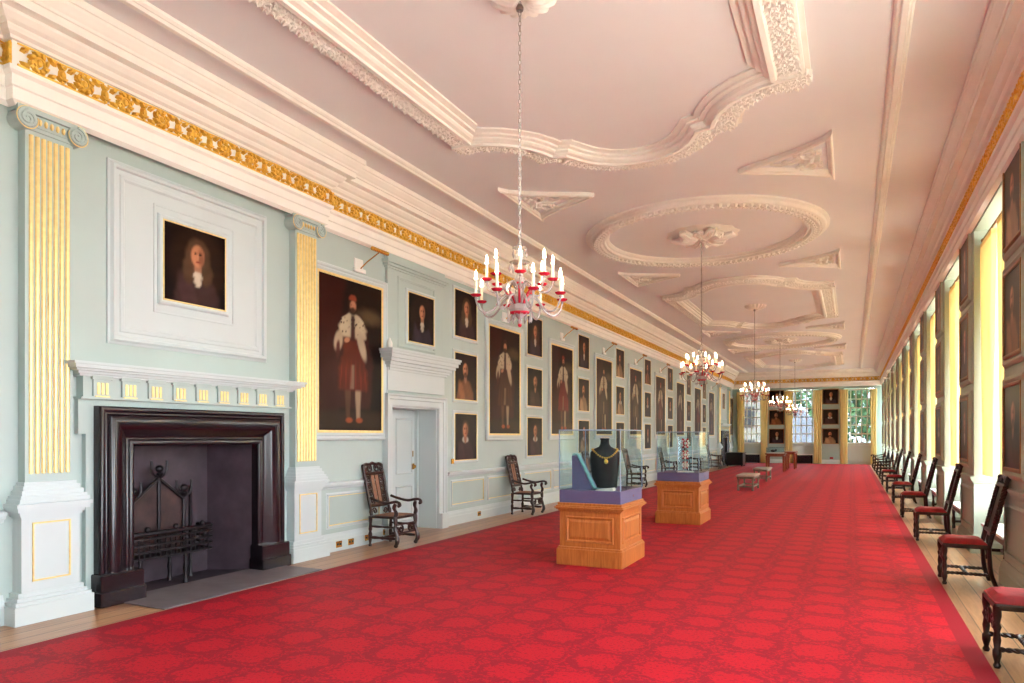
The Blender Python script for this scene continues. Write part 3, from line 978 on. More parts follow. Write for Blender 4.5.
for k, (y0, y1) in enumerate(RECESS):
    if y1 < 5: continue
    kk = k - (len(RECESS) - len(vis))
    for side in (0, 1):
        if side == 0 and y1 < 9: continue
        o = bpy.data.objects.new('curtain', cm); COL.objects.link(o)
        o.location = (XR + .10, (y1 - .445) if side else (y0 + .445), 0)
        o.rotation_euler = (0, 0, RR)
        if kk < 0: lb = 'sunlit sill length yellow curtain in the right window recess nearest the camera'
        elif side: lb = 'sill length yellow curtain at the far side of the %s right window recess in view' % ORD[kk]
        else: lb = 'sill length yellow curtain at the near side of the %s right window recess in view' % ORD[kk]
        tag(o, lb, 'curtain', 'yellow curtains of the right hand windows')
    if y1 > 8.5:
        b = MB(); b.tube([(XR + .10, y0 + .02, 4.25), (XR + .10, y1 - .02, 4.25)], .016, 8)
        for yy in (y0 + .06, y1 - .06): b.ball((XR + .10, yy, 4.25), .03, seg=8, rings=5)
        o = b.build('curtain_pole', 'frame_dark', None, True)
        tag(o, 'dark curtain pole across the top of the %s right window recess in view' % ORD[kk], 'curtain pole', 'curtain poles of the right windows')

# ------------------------------------------------------------------ portraits
def S(e0, e1, x):
    t = np.clip((x - e0) / (e1 - e0), 0, 1); return t * t * (3 - 2 * t)
def L3(c): return np.array(lin(c)[:3])
def vnoise(X, Z, f, seed):
    r = np.random.RandomState(seed); out = 0
    for k in range(4):
        a, b, p = r.uniform(-1, 1), r.uniform(-1, 1), r.uniform(0, 6.28)
        out = out + np.sin(f * (1 + .6 * k) * (a * X + b * Z) + p + 1.3 * np.sin(f * .7 * (b * X - a * Z) + p * 2)) / (1 + k * .5)
    return out / 2.5
class Paint:
    def __init__(self, nx, nz, asp, bg):
        self.X, self.Z = np.meshgrid(np.linspace(-.5, .5, nx) * asp, np.linspace(0, 1, nz))
        self.c = np.zeros((nz, nx, 3)) + L3(bg)
    def lay(self, mask, col, a=1.0):
        m = (mask * a)[..., None]; self.c = self.c * (1 - m) + L3(col) * m
    def ell(self, cx, cz, rx, rz, col, soft=.15, rot=0, a=1.0, wob=0, seed=1):
        dx, dz = self.X - cx, self.Z - cz
        c, s = cos(rot), sin(rot)
        d = np.sqrt(((dx * c + dz * s) / rx) ** 2 + ((-dx * s + dz * c) / rz) ** 2)
        if wob: d = d + wob * vnoise(self.X, self.Z, 40, seed)
        self.lay(1 - S(1 - soft, 1 + soft, d), col, a)
    def poly(self, pts, col, soft=.012, a=1.0, wob=0.0, seed=2):      # vertical stack of (z, x_left, x_right)
        zs = [p[0] for p in pts]
        xl = np.interp(self.Z, zs, [p[1] for p in pts]); xr = np.interp(self.Z, zs, [p[2] for p in pts])
        if wob:
            n = wob * vnoise(self.X, self.Z, 60, seed); xl = xl + n; xr = xr - n
        m = S(-soft, soft, self.X - xl) * S(-soft, soft, xr - self.X) * S(zs[0] - soft, zs[0] + soft, self.Z) * (1 - S(zs[-1] - soft, zs[-1] + soft, self.Z))
        self.lay(m, col, a)
    def finish(self, seed, amt=.25):
        self.c *= (1 + amt * vnoise(self.X, self.Z, 22, seed))[..., None]
        return np.clip(self.c, 0.002, 1)

def paint_bust(k):
    r = random.Random(100 + k)
    p = Paint(44, 50, .98, (22, 13, 10))
    p.ell(.05, .52, .46, .5, (38, 24, 17), .2)
    coat = r.choice([(92, 60, 40), (44, 30, 30), (112, 44, 34), (64, 58, 56), (104, 82, 60), (38, 30, 36)])
    coat = tuple(min(255, int(v * 1.3)) for v in coat)
    sd = r.choice((-1, 1)) * .03
    p.ell(sd, .02, .36, .42, coat, .12, wob=.05)
    p.ell(sd - .16, .14, .12, .28, tuple(min(255, int(v * 1.3)) for v in coat), .3, .4, .7)
    wig = r.choice([(36, 22, 16), (60, 38, 24), (26, 18, 16), (78, 56, 40)])
    style = k % 3
    if style == 0:
        p.ell(sd, .60, .20, .29, wig, .15, wob=.08)
        p.ell(sd - .14, .44, .10, .17, wig, .25, wob=.1); p.ell(sd + .14, .44, .10, .17, wig, .25, wob=.1)
    elif style == 1:
        p.ell(sd, .68, .15, .17, wig, .15); p.ell(sd, .82, .17, .07, (40, 26, 22), .2)
    else:
        p.ell(sd, .66, .16, .2, wig, .15, wob=.05); p.ell(sd, .44, .14, .07, (186, 178, 164), .25, wob=.1)
    p.ell(sd, .48, .06, .12, (150, 104, 80), .2)
    if style == 0:
        p.poly([(.24, sd - .03, sd + .04), (.36, sd - .07, sd + .07), (.44, sd - .05, sd + .05)], (196, 184, 164), .02, .9, .02)
    p.ell(sd, .65, .105, .145, (186, 124, 90), .18)
    p.ell(sd + .05, .64, .05, .12, (112, 68, 50), .5, 0, .7)
    for s in (-1, 1):
        p.ell(sd + s * .038, .675, .018, .010, (40, 24, 20), .4); p.ell(sd + s * .038, .70, .026, .008, (66, 40, 30), .5, 0, .8)
    p.ell(sd + .005, .635, .013, .04, (196, 140, 108), .4, 0, .7)
    p.ell(sd, .575, .03, .009, (128, 52, 46), .4)
    if style == 1: p.ell(sd, .54, .07, .06, wig, .3, 0, .8)
    return p.finish(k, .18), 44, 50

def paint_full(k):
    r = random.Random(300 + k)
    A = .655
    p = Paint(60, 140, A, (27, 15, 11))
    p.poly([(.1, -.36, -.12), (.5, -.36, -.17), (1.0, -.36, -.05)], (54, 19, 14), .03, .8, .01, k)
    p.ell(.2, .78, .13, .05, (92, 74, 52), .6, 0, .7, .2, 3)
    p.poly([(0, -.36, .36), (.13, -.36, .36)], (50, 34, 24), .03)
    robe = [(84, 31, 20), (66, 36, 24), (98, 22, 22), (56, 33, 30), (78, 52, 32)][k % 5]
    hx = r.uniform(-.02, .03)
    # cloak behind, legs, tunic, ermine, arms, head
    p.poly([(.15, hx - .17, hx + .19), (.45, hx - .2, hx + .21), (.68, hx - .15, hx + .15), (.78, hx - .07, hx + .07)], (54, 22, 18), .02, 1, .015, k)
    for s, dx in ((-1, -.05), (1, .055)):
        p.poly([(.075, hx + dx - .018, hx + dx + .02), (.14, hx + dx - .022, hx + dx + .02), (.24, hx + dx - .03, hx + dx + .028), (.33, hx + dx - .03, hx + dx + .03)], (150, 128, 104) if s > 0 else (84, 56, 38), .008)
        p.ell(hx + dx + .012, .072, .034, .018, (150, 74, 40), .3)
    p.poly([(.27, hx - .155, hx + .165), (.40, hx - .14, hx + .15), (.56, hx - .09, hx + .10), (.74, hx - .08, hx + .08)], robe, .014, 1, .012, k + 3)
    p.poly([(.28, hx - .03, hx + .012), (.44, hx - .015, hx + .015)], (130, 106, 84), .008, .8)
    for q in range(6): p.ell(hx - .12 + q * .05, .36, .006, .09, tuple(int(v * 1.45) for v in robe), .6, .05 * (q - 2.5), .6)
    p.poly([(.62, hx - .13, hx + .13), (.68, hx - .145, hx + .145), (.74, hx - .11, hx + .11), (.785, hx - .04, hx + .04)], (176, 160, 134), .014, 1, .012, k + 7)
    p.ell(hx + .09, .585, .035, .115, (170, 152, 128), .25, .38)
    p.ell(hx - .145, .585, .04, .07, (160, 142, 118), .25, -.25); p.ell(hx - .15, .53, .02, .06, (70, 30, 24), .3, -.1)
    p.poly([(.60, hx - .025, hx + .025), (.77, hx - .018, hx + .018)], (58, 28, 26), .012)
    rs = np.random.RandomState(k)
    for q in range(26): p.ell(hx + rs.uniform(-.12, .12), rs.uniform(.64, .75), .004, .007, (60, 40, 34), .5)
    p.ell(hx - .06, .60, .028, .016, (170, 116, 88), .3, .3)
    p.tl = None
    p.ell(hx, .845, .05, .05, (44, 26, 18), .2); p.ell(hx, .81, .045, .04, (50, 30, 20), .25)
    p.ell(hx + .002, .832, .030, .036, (178, 124, 94), .25); p.ell(hx, .805, .024, .018, (70, 42, 28), .4)
    for s in (-1, 1): p.ell(hx + s * .012, .838, .006, .004, (40, 24, 20), .4)
    p.poly([(.868, hx - .038, hx + .038), (.885, hx - .04, hx + .04), (.905, hx - .026, hx + .026)], (140, 60, 40) if k % 2 == 0 else (56, 34, 26), .008, 1, .006)
    return p.finish(k, .2), 60, 140

def canvas_mesh(img, nx, nz, w, h):
    me = bpy.data.meshes.new('canvas')
    vs = []
    for j in range(nz):
        for i in range(nx): vs.append((-w / 2 + w * i / (nx - 1), -.022, h * j / (nz - 1)))
    fs = [(j * nx + i, j * nx + i + 1, (j + 1) * nx + i + 1, (j + 1) * nx + i) for j in range(nz - 1) for i in range(nx - 1)]
    o = len(vs)
    vs += [(-w / 2, -.022, 0), (w / 2, -.022, 0), (w / 2, -.022, h), (-w / 2, -.022, h), (-w / 2, -.004, 0), (w / 2, -.004, 0), (w / 2, -.004, h), (-w / 2, -.004, h)]
    for i in range(4):
        j = (i + 1) % 4; fs.append((o + i, o + 4 + i, o + 4 + j, o + j))
    fs.append((o + 7, o + 6, o + 5, o + 4))
    me.from_pydata(vs, [], fs)
    a = me.color_attributes.new('Col', 'FLOAT_COLOR', 'POINT')
    col = np.ones((len(vs), 4), dtype=np.float32); col[:, :3] = .02
    col[:nx * nz, :3] = img.reshape(-1, 3)
    a.data.foreach_set('color', col.ravel())
    me.materials.append(M['canvas']); me.update()
    return me
SW, SH, LW, LH = .82, .85, 1.42, 2.16
BUST = [canvas_mesh(*paint_bust(k), SW, SH) for k in range(9)]
FULL = [canvas_mesh(*paint_full(k), LW, LH) for k in range(5)]
def frame_mesh(w, h, big):
    b = MB()
    if big:
        b.rmould(-w / 2, w / 2, 0, h, [(-.012, .004), (-.012, .028), (.0, .034), (.022, .034), (.026, .02)])
        b.cur = 1
        b.rmould(-w / 2 - .024, w / 2 + .024, -.024, h + .024, [(0, .002), (0, .03), (.03, .042), (.05, .034), (.07, .05), (.095, .05), (.11, .02), (.11, 0)])
        return b.mesh('frame', ['gold_pale', 'paint_pale'])
    b.rmould(-w / 2, w / 2, 0, h, [(-.006, .004), (-.006, .026), (.0, .03), (.008, .03), (.012, .02)])
    b.cur = 1
    b.rmould(-w / 2 - .011, w / 2 + .011, -.011, h + .011, [(0, .002), (0, .024), (.02, .03), (.035, .026), (.05, .01), (.05, 0)])
    return b.mesh('frame', ['gold_pale', 'paint_pale'])
FRS, FRL = frame_mesh(SW, SH, False), frame_mesh(LW, LH, True)
bd = MB(); bd.rmould(-SW / 2, SW / 2, 0, SH, [(-.008, .004), (-.008, .028), (.004, .036), (.022, .036), (.034, .02), (.034, 0)])
FRD = bd.mesh('frame', ['frame_dark'])
def portrait(mesh, fr, loc, rz, label, group, cat='portrait', sc=1):
    t = thing('portrait', label, cat, loc, rz, group)
    if sc != 1: t.scale = (sc, 1, sc)
    for nm, me in (('canvas', mesh), ('frame', fr)):
        o = bpy.data.objects.new(nm, me); COL.objects.link(o); o.parent = t
    return t
GS, GL = 'small bust portraits on the left wall', 'full length portraits on the left wall'
portrait(BUST[0], FRS, (XL + .012, FPC[0] - .02, 3.03), RL, 'dark bust portrait in the panel above the near fireplace', GS, sc=.97)
portrait(BUST[4], FRS, (XL, FPC[1] + .1, 3.12), RL, 'small dark portrait above the far fireplace', GS)
portrait(BUST[6], FRS, (XL + .05, (DY0 + DY1) / 2 + .1, 3.13), RL, 'dark bust portrait in the overdoor panel above the white doorway', GS, sc=.93)
portrait(FULL[0], FRL, (XL + .005, 8.03, 1.67), RL, 'full length portrait in ermine robe between near fireplace and doorway, largest in view', GL)
portrait(FULL[1], FRL, (XL + .005, 42.98, 1.67), RL, 'last full length portrait, beyond the far fireplace beside the corner curtain', GL)
cols = [11.36, 14.5, 17.72, 20.98, 24.24, 27.62, 31.12, 34.7]
lrg = [12.96, 16.14, 19.4, 22.7, 26.02, 29.4, 33.06, 36.6]
for k, y in enumerate(cols):
    for j, z in enumerate((3.42, 2.27, 1.16)):
        portrait(BUST[(k * 3 + j * 4 + (k // 3)) % 9], FRS, (XL, y - .02, z), RL,
                 'small dark bust portrait, %s one in the %s column beyond the doorway' % (['top', 'middle', 'bottom'][j], ORD[k]), GS)
for k, y in enumerate(lrg):
    portrait(FULL[(k + 1) % 5], FRL, (XL + .005, y, 1.64), RL, 'tall dark full length portrait, %s one beyond the white doorway' % ORD[k], GL)
vp = [p for p in PIERS if p[0] > 7 and p[1] < YE]
for k, (a, e) in enumerate(vp):
    for j, z in enumerate((3.595, 2.445, 1.265)):
        portrait(BUST[(k * 2 + j * 3 + 1) % 9], FRD, (XR - .012, (a + e) / 2, z), RR,
                 'dark framed portrait, %s of three on the %s right window pier' % (['top', 'middle', 'bottom'][j], ORD[k]), 'portraits on the right window piers')
for k, x in enumerate((-3.98, -1.1)):
    for j, z in enumerate((3.43, 2.28, 1.18)):
        portrait(BUST[(k * 4 + j * 2 + 2) % 9], FRD, (x, YE - .002, z), 0,
                 'dark portrait, %s of three between the %s end windows' % (['top', 'middle', 'bottom'][j], ['left and middle', 'middle and right'][k]), 'portraits on the end wall', sc=.96)

# picture lights on the left wall
def picture_light(label):
    t = thing('picture_light', label, 'picture light', (XL, 8.2, 3.98), RL, 'picture lights over the full length portraits')
    b = MB(); b.cbox(-.13, .13, -.05, 0, .0, .06, .008); b.cbox(-.10, .10, -.02, 0, .06, .2, .006); b.build('mounting_plate', 'white', t)
    b = MB(); b.tube([(0, -.04, .05), (.06, -.12, .16), (.14, -.28, .30)], .009, 6); b.build('arm', 'brass', t, True)
    b = MB(); b.lathe([(.012, -.19), (.03, -.185), (.03, .185), (.012, .19)], (.14, -.29, .315), 12, 'x'); b.build('lamp_shade', 'brass', t, True)
    return t
pl = picture_light('brass picture light on a bracket above the largest full length portrait')
for k, y in enumerate(lrg): dup(pl, (XL, y, 3.96), RL, 'brass picture light above the %s full length portrait beyond the doorway' % ORD[k])

# small fittings on the left wall
def socket(y, z, label):
    t = thing('socket_plate', label, 'socket', (XL + .045, y, z), RL, 'brass sockets on the left skirting')
    b = MB(); b.cbox(-.06, .06, -.012, 0, .0, .085, .004); b.build('plate', 'brass', t)
    b = MB()
    for s in (-1, 1): b.cbox(s * .028 - .014, s * .028 + .014, -.02, -.01, .03, .06, .003)
    b.build('switch', 'black_lacquer', t)
for y, z, lb in ((7.72, .05, 'brass floor level socket nearest the fluted pilaster'), (7.98, .05, 'second brass socket from the fluted pilaster, with black plug'), (8.36, .06, 'brass socket just left of the carved armchair'), (8.80, .09, 'brass socket behind the carved armchair legs'), (11.8, .07, 'small brass socket on the skirting beyond the doorway')):
    socket(y, z, lb)
b = MB(); b.cbox(-.035, .035, -.03, 0, 0, .09, .004); b.ball((0, -.03, .045), .018)
tag(b.build('light_switch', 'brass', None, False, (XL, 10.86, 1.10), RL), 'small brass switch on the wall just right of the doorway', 'switch')
b = MB(); b.lathe([(.03, 0), (.045, .03), (.045, .09), (.02, .15), (.01, .17)], (0, -.10, 2.936), 10); 
tag(b.build('alarm_sounder', 'white', None, True, (XL, 8.84, 0), RL), 'small white alarm standing on the left end of the door cornice', 'alarm')

# ------------------------------------------------------------------ carpet
b = MB(); b.cbox(-5.60, .86, YB + .5, YE - .30, .003, .022, .006)
tag(b.build('carpet', 'carpet'), 'huge red damask carpet covering the middle of the gallery floor', 'carpet')

# ------------------------------------------------------------------ chandeliers
def make_chandelier(label):
    t = thing('chandelier', label, 'chandelier', (XC - .03, ROSES[0], 2.52), 0, 'glass chandeliers on chains')
    b = MB()        # stem: crystal balusters
    b.lathe([(.004, .02), (.018, .03), (.022, .05), (.012, .065), (.03, .085), (.075, .12), (.095, .15), (.085, .185), (.05, .20), (.03, .21), (.05, .235), (.062, .26), (.045, .285), (.022, .30),
             (.02, .35), (.035, .38), (.045, .41), (.03, .44), (.018, .47), (.018, .54), (.032, .57), (.036, .60), (.02, .63), (.012, .66), (.02, .69), (.008, .74), (.006, .75)], (0, 0, 0), 24, flute=.06, nf=8)
    b.build('stem', 'crystal', t, True)
    b = MB()
    for rr, z, n_, off in ((.06, .64, 8, 0), (.085, .52, 8, .4), (.12, .34, 12, .2), (.10, .09, 12, 0)):
        for k in range(n_):
            a = off + 2 * PI * k / n_
            b.lathe([(.002, z - .05), (.011, z - .03), (.005, z), (.002, z + .02)], (rr * cos(a), rr * sin(a), 0), 6)
    b.lathe([(.05, .665), (.064, .67), (.05, .68)], seg=16); b.lathe([(.07, .545), (.09, .55), (.07, .56)], seg=16)
    b.build('crystal_drops', 'crystal', t, True)
    b = MB()
    b.lathe([(.002, .0), (.014, .008), (.018, .022), (.008, .035)], seg=10)
    b.lathe([(.04, .098), (.082, .118), (.086, .128), (.05, .11)], seg=20)
    for k in range(8):
        a = 2 * PI * (k + .5) / 8
        p = smooth_pts([(.05, .20), (.085, .26), (.12, .30), (.135, .33)], 4)
        b.tube([(q[0] * cos(a), q[0] * sin(a), q[1]) for q in [(v.x, v.y) for v in [Vector((x[0], x[1], 0)) for x in p]]], [.012 - .0006 * i for i in range(len(p))], 5)
    b.lathe([(.02, .365), (.05, .37), (.05, .378), (.02, .38)], seg=16)
    b.build('ruby_glass_ornament', 'ruby', t, True)
    b = MB()        # chain of oval links
    z = .745; k = 0
    while z < ZC - 2.52 - .11:
        pts = []
        for q in range(9):
            a = 2 * PI * q / 8
            dx, dz = .011 * cos(a), .026 * sin(a)
            pts.append((dx, 0, z + .022 + dz) if k % 2 == 0 else (0, dx, z + .022 + dz))
        b.tube(pts, .0042, 4, cap=False); z += .041; k += 1
    b.lathe([(.03, ZC - 2.52 - .15), (.035, ZC - 2.52 - .13), (.02, ZC - 2.52 - .10)], seg=10)
    b.build('chain', 'chain', t, True)
    lower = [(.05, .20), (.10, .26), (.16, .235), (.22, .15), (.29, .11), (.35, .14), (.38, .215), (.38, .245)]
    upper = [(.03, .33), (.07, .38), (.12, .36), (.18, .30), (.24, .305), (.275, .36), (.28, .40)]
    for ring, n, off in ((lower, 8, math.radians(22.5 - 26)), (upper, 8, math.radians(7 - 26))):
        sm = smooth_pts([(p[0], 0, p[1]) for p in ring], 4)
        R, Zt = ring[-1]
        A = MB(); A.tube(sm, [.011 - .0001 * i for i in range(len(sm))], 6)
        A.lathe([(.008, -.03), (.014, -.02), (.01, -.008), (.02, .0)], (R, 0, Zt), 8)
        me_arm = A.mesh('arm', 'crystal', True)
        D = MB(); D.lathe([(.008, -.008), (.03, -.004), (.046, .010), (.044, .014), (.026, .004), (.012, .006)], (R, 0, Zt), 16, flute=.06, nf=8); me_pan = D.mesh('drip_pan', 'ruby', True)
        Cc = MB(); Cc.lathe([(.016, .006), (.016, .02), (.0125, .022), (.0125, .135), (.011, .138)], (R, 0, Zt), 10); me_can = Cc.mesh('candle', 'wax', True)
        H = MB(); H.lathe([(.013, .138), (.0135, .15), (.009, .156)], (R, 0, Zt), 8); H.lathe([(.006, .154), (.0115, .168), (.010, .185), (.004, .205), (.0005, .215)], (R, 0, Zt), 8); me_b = H.mesh('bulb', 'bulb', True)
        for k in range(n):
            a = off + 2 * PI * k / n
            arm = bpy.data.objects.new('arm', me_arm); COL.objects.link(arm); arm.parent = t; arm.rotation_euler = (0, 0, a)
            for nm, me in (('drip_pan', me_pan), ('candle', me_can), ('bulb', me_b)):
                o = bpy.data.objects.new(nm, me); COL.objects.link(o); o.parent = arm
    return t
ch = make_chandelier('large lit glass chandelier nearest the camera, hanging on a long chain')
for k in range(1, 5):
    dup(ch, (XC - .02, ROSES[k], 2.52), 0, ['', 'lit glass chandelier second from the camera, below the leafy ceiling rosette', 'lit glass chandelier third from the camera, before the left end window',
        'lit glass chandelier fourth from the camera, overlapping the left stack of end portraits', 'farthest and smallest glass chandelier, in front of the middle end window'][k])

# ------------------------------------------------------------------ display cases
def make_case(label, y0, y1, x0, x1, ztop):
    cx, cy = (x0 + x1) / 2, (y0 + y1) / 2
    t = thing('display_case', label, 'display case', (cx, cy, .022), 0, 'glass display cases on oak plinths')
    hx, hy = (x1 - x0) / 2, (y1 - y0) / 2
    b = MB()
    b.cbox(-hx, hx, -hy, hy, 0, .20, .008)
    b.cbox(-hx + .012, hx - .012, -hy + .012, hy - .012, .19, .225, .01)
    i = .035
    b.box(-hx + i, hx - i, -hy + i, hy - i, .2, .67)
    for d, z0, z1 in ((.03, .65, .665), (.015, .665, .68), (-.005, .68, .695), (-.02, .695, .712), (-.005, .712, .73), (.012, .73, .762)): b.cbox(-hx + d, hx - d, -hy + d, hy - d, z0, z1, .004)
    b.build('plinth', 'case_wood', t)
    pn = MB()
    for (w, dist, rz) in ((hx - i, hy - i, 0), (hy - i, hx - i, PI / 2), (hx - i, hy - i, PI), (hy - i, hx - i, -PI / 2)):
        m = MB()
        m.rmould(-w + .10, w - .10, .30, .58, [(-.05, .012), (-.02, .0), (-.02, -.004), (-.0, .014), (.012, .014), (.02, .001)])
        m.box(-w + .15, w - .15, -.012, 0, .35, .53)
        pn.join(m, Matrix.Rotation(rz, 4, 'Z') @ Matrix.Translation((0, -dist, 0)))
    pn.build('raised_panel', 'case_wood', t)
    b = MB(); j = .03
    b.cbox(-hx + j, hx - j, -hy + j, hy - j, .762, .915, .004); bs = b.build('case_base', 'blue_base', t)
    b = MB()
    b.lathe([(.014, -.006), (.014, .0)], (0, 0, 0), 10, 'y')
    b.build('lock', 'chrome', bs, False, (hx - j + .004, -hy + .55, .83), PI / 2)
    g = .008
    X, Y = hx - j, hy - j
    for nm, bx in (('glass_panel', (-X, X, -Y, -Y + g)), ('glass_panel', (-X, X, Y - g, Y)), ('glass_panel', (-X, -X + g, -Y + g, Y - g)), ('glass_panel', (X - g, X, -Y + g, Y - g))):
        b = MB(); b.box(*bx, .916, ztop); b.build(nm, 'case_glass', t)
    b = MB(); b.box(-X, X, -Y, Y, ztop, ztop + g); b.build('glass_top', 'case_glass', t)
    b = MB(); e = .005
    for sx in (-1, 1):
        for sy in (-1, 1): b.box(sx * X - e, sx * X + e, sy * Y - e, sy * Y + e, .92, ztop + g)
    for sy in (-1, 1): b.box(-X, X, sy * Y - e, sy * Y + e, ztop, ztop + .012)
    for sx in (-1, 1): b.box(sx * X - e, sx * X + e, -Y, Y, ztop, ztop + .012)
    b.build('glass_edges', 'edge_glass', t)
    return t, cx, cy
c1, cx1, cy1 = make_case('near oak display case with black bust and gold chain inside', 8.0, 9.0, -3.28, -2.44, 1.645)
c2, cx2, cy2 = make_case('second oak display case with red and white regalia inside', 12.58, 13.6, -3.22, -2.41, 1.645)
ZB = .022 + .915 + .001
# bust
t = thing('display_bust', 'black velvet display bust wearing a gold chain in the near case', 'display bust', (-2.86, 8.62, ZB), math.radians(24))
t.scale = (.92, 1.0, 1.08)
def bust_body():
    rows = [(.0, .17, .12), (.06, .175, .125), (.2, .19, .125), (.34, .205, .12), (.42, .20, .11), (.46, .15, .10), (.485, .085, .08), (.52, .062, .066), (.56, .06, .064), (.585, .066, .07)]
    b = MB(); seg = 24; vs, fs = [], []
    for z, rx, ry in rows:
        for i in range(seg):
            a = 2 * PI * i / seg
            bulge = .03 * max(0, -sin(a)) * math.exp(-((z - .27) / .1) ** 2)
            vs.append((rx * cos(a), (ry + bulge) * sin(a), z))
    for k in range(len(rows) - 1):
        for i in range(seg):
            j = (i + 1) % seg; fs.append((k * seg + i, k * seg + j, k * seg + seg + j, k * seg + seg + i))
    fs.append(tuple(range(seg - 1, -1, -1))); fs.append(tuple((len(rows) - 1) * seg + i for i in range(seg)))
    return b.add(vs, fs)
bust_body().build('torso', 'black_cloth', t, True)
b = MB(); b.lathe([(.064, .585), (.066, .595), (.05, .602), (.02, .604)], seg=20); b.build('neck_cap', 'ivory', t, True)
def necklace():
    b = MB()
    for k in range(34):
        a = PI + PI * 2 * k / 34
        drop = .10 * max(0, -sin(a)) ** 2
        x, y, z = .175 * cos(a), .105 * sin(a) - (.035 * max(0, -sin(a))), .455 - drop - .0
        r = .013
        b.ball((x, y, z), r, 1.2, 1.2, .9, 6, 4)
    b.lathe([(.001, -.03), (.022, -.02), (.03, 0), (.022, .02), (.001, .03)], (0, -.162, .315), 10)
    return b
o = necklace().build('chain_collar', 'gold', None, True, t.location, t.rotation_euler[2])
o.scale = t.scale
tag(o, 'gold chain collar draped round the black display bust', 'collar')
t = thing('sash_stand', 'slanted slate blue stand beside the bust in the near case', 'display stand', (-3.14, 8.30, ZB), 0)
b = MB(); b.prism([(0, 0), (.27, 0), (.06, .40), (0, .42)], -.12, .08); b.build('board', 'blue_base', t)
b = MB()
rp = smooth_pts([(-.012, 0, .36), (.0, 0, .43), (.06, 0, .415), (.11, 0, .325), (.19, 0, .175), (.262, 0, .035), (.285, 0, .008), (.32, 0, .008)], 4)
n_ = len(rp)
for i in range(n_): b.v += [(rp[i].x, -.105, rp[i].z + .004), (rp[i].x, -.02, rp[i].z + .004), (rp[i].x + .006, -.02, rp[i].z + .012), (rp[i].x + .006, -.105, rp[i].z + .012)]
for i in range(n_ - 1):
    for k in range(4): b.f.append((i * 4 + k, i * 4 + (k + 1) % 4, i * 4 + 4 + (k + 1) % 4, i * 4 + 4 + k)); b.mi.append(0)
o = b.build('ribbon_sash', 'teal', None, False, t.location, 0)
tag(o, 'pale teal ribbon sash laid down the slanted stand in the near case', 'sash')
b = MB(); b.prism([(-.11, .0), (.11, .0), (.10, .035), (-.10, .012)], -.07, .07)
tag(b.build('caption_card', 'ivory', None, False, (cx1 + .17, cy1 - .36, ZB), math.radians(4)), 'small pale caption block at the foot of the black bust', 'caption block')
# second case contents: jewelled insignia on a clear stand
t = thing('insignia_stand', 'clear stand hung with red and white jewelled insignia in the second case', 'insignia stand', (cx2 + .06, cy2 - .15, ZB), math.radians(20))
b = MB(); b.cbox(-.15, .15, -.1, .1, 0, .02, .005); b.build('base', 'ivory', t)
b = MB(); b.box(-.13, .13, -.004, .004, .02, .64); b.build('clear_panel', 'case_glass', t)
b = MB(); b.box(-.135, -.128, -.006, .006, .02, .645); b.box(.128, .135, -.006, .006, .02, .645); b.build('panel_edges', 'white', t)
for z, r in ((.53, .085), (.32, .075), (.13, .06)):
    b = MB()
    for s in (-1, 1):
        pp = [(s * (.02 + r * .5 * (1 - cos(a))), -.02, z + r * sin(a) * .9) for a in [-PI * .9 / 2 + PI * .9 * k / 10 for k in range(11)]]
        b.tube(pp, .02, 6)
    b.build('red_ribbon', 'redgem', t, True)
    b = MB()
    for k in range(8):
        a = 2 * PI * k / 8; b.ball((r * .75 * cos(a), -.03, z + r * .75 * sin(a)), .022, 1, .5, 1, 6, 4)
    b.ball((0, -.035, z), .03, 1, .6, 1, 8, 5); b.build('white_star', 'ivory', t, True)

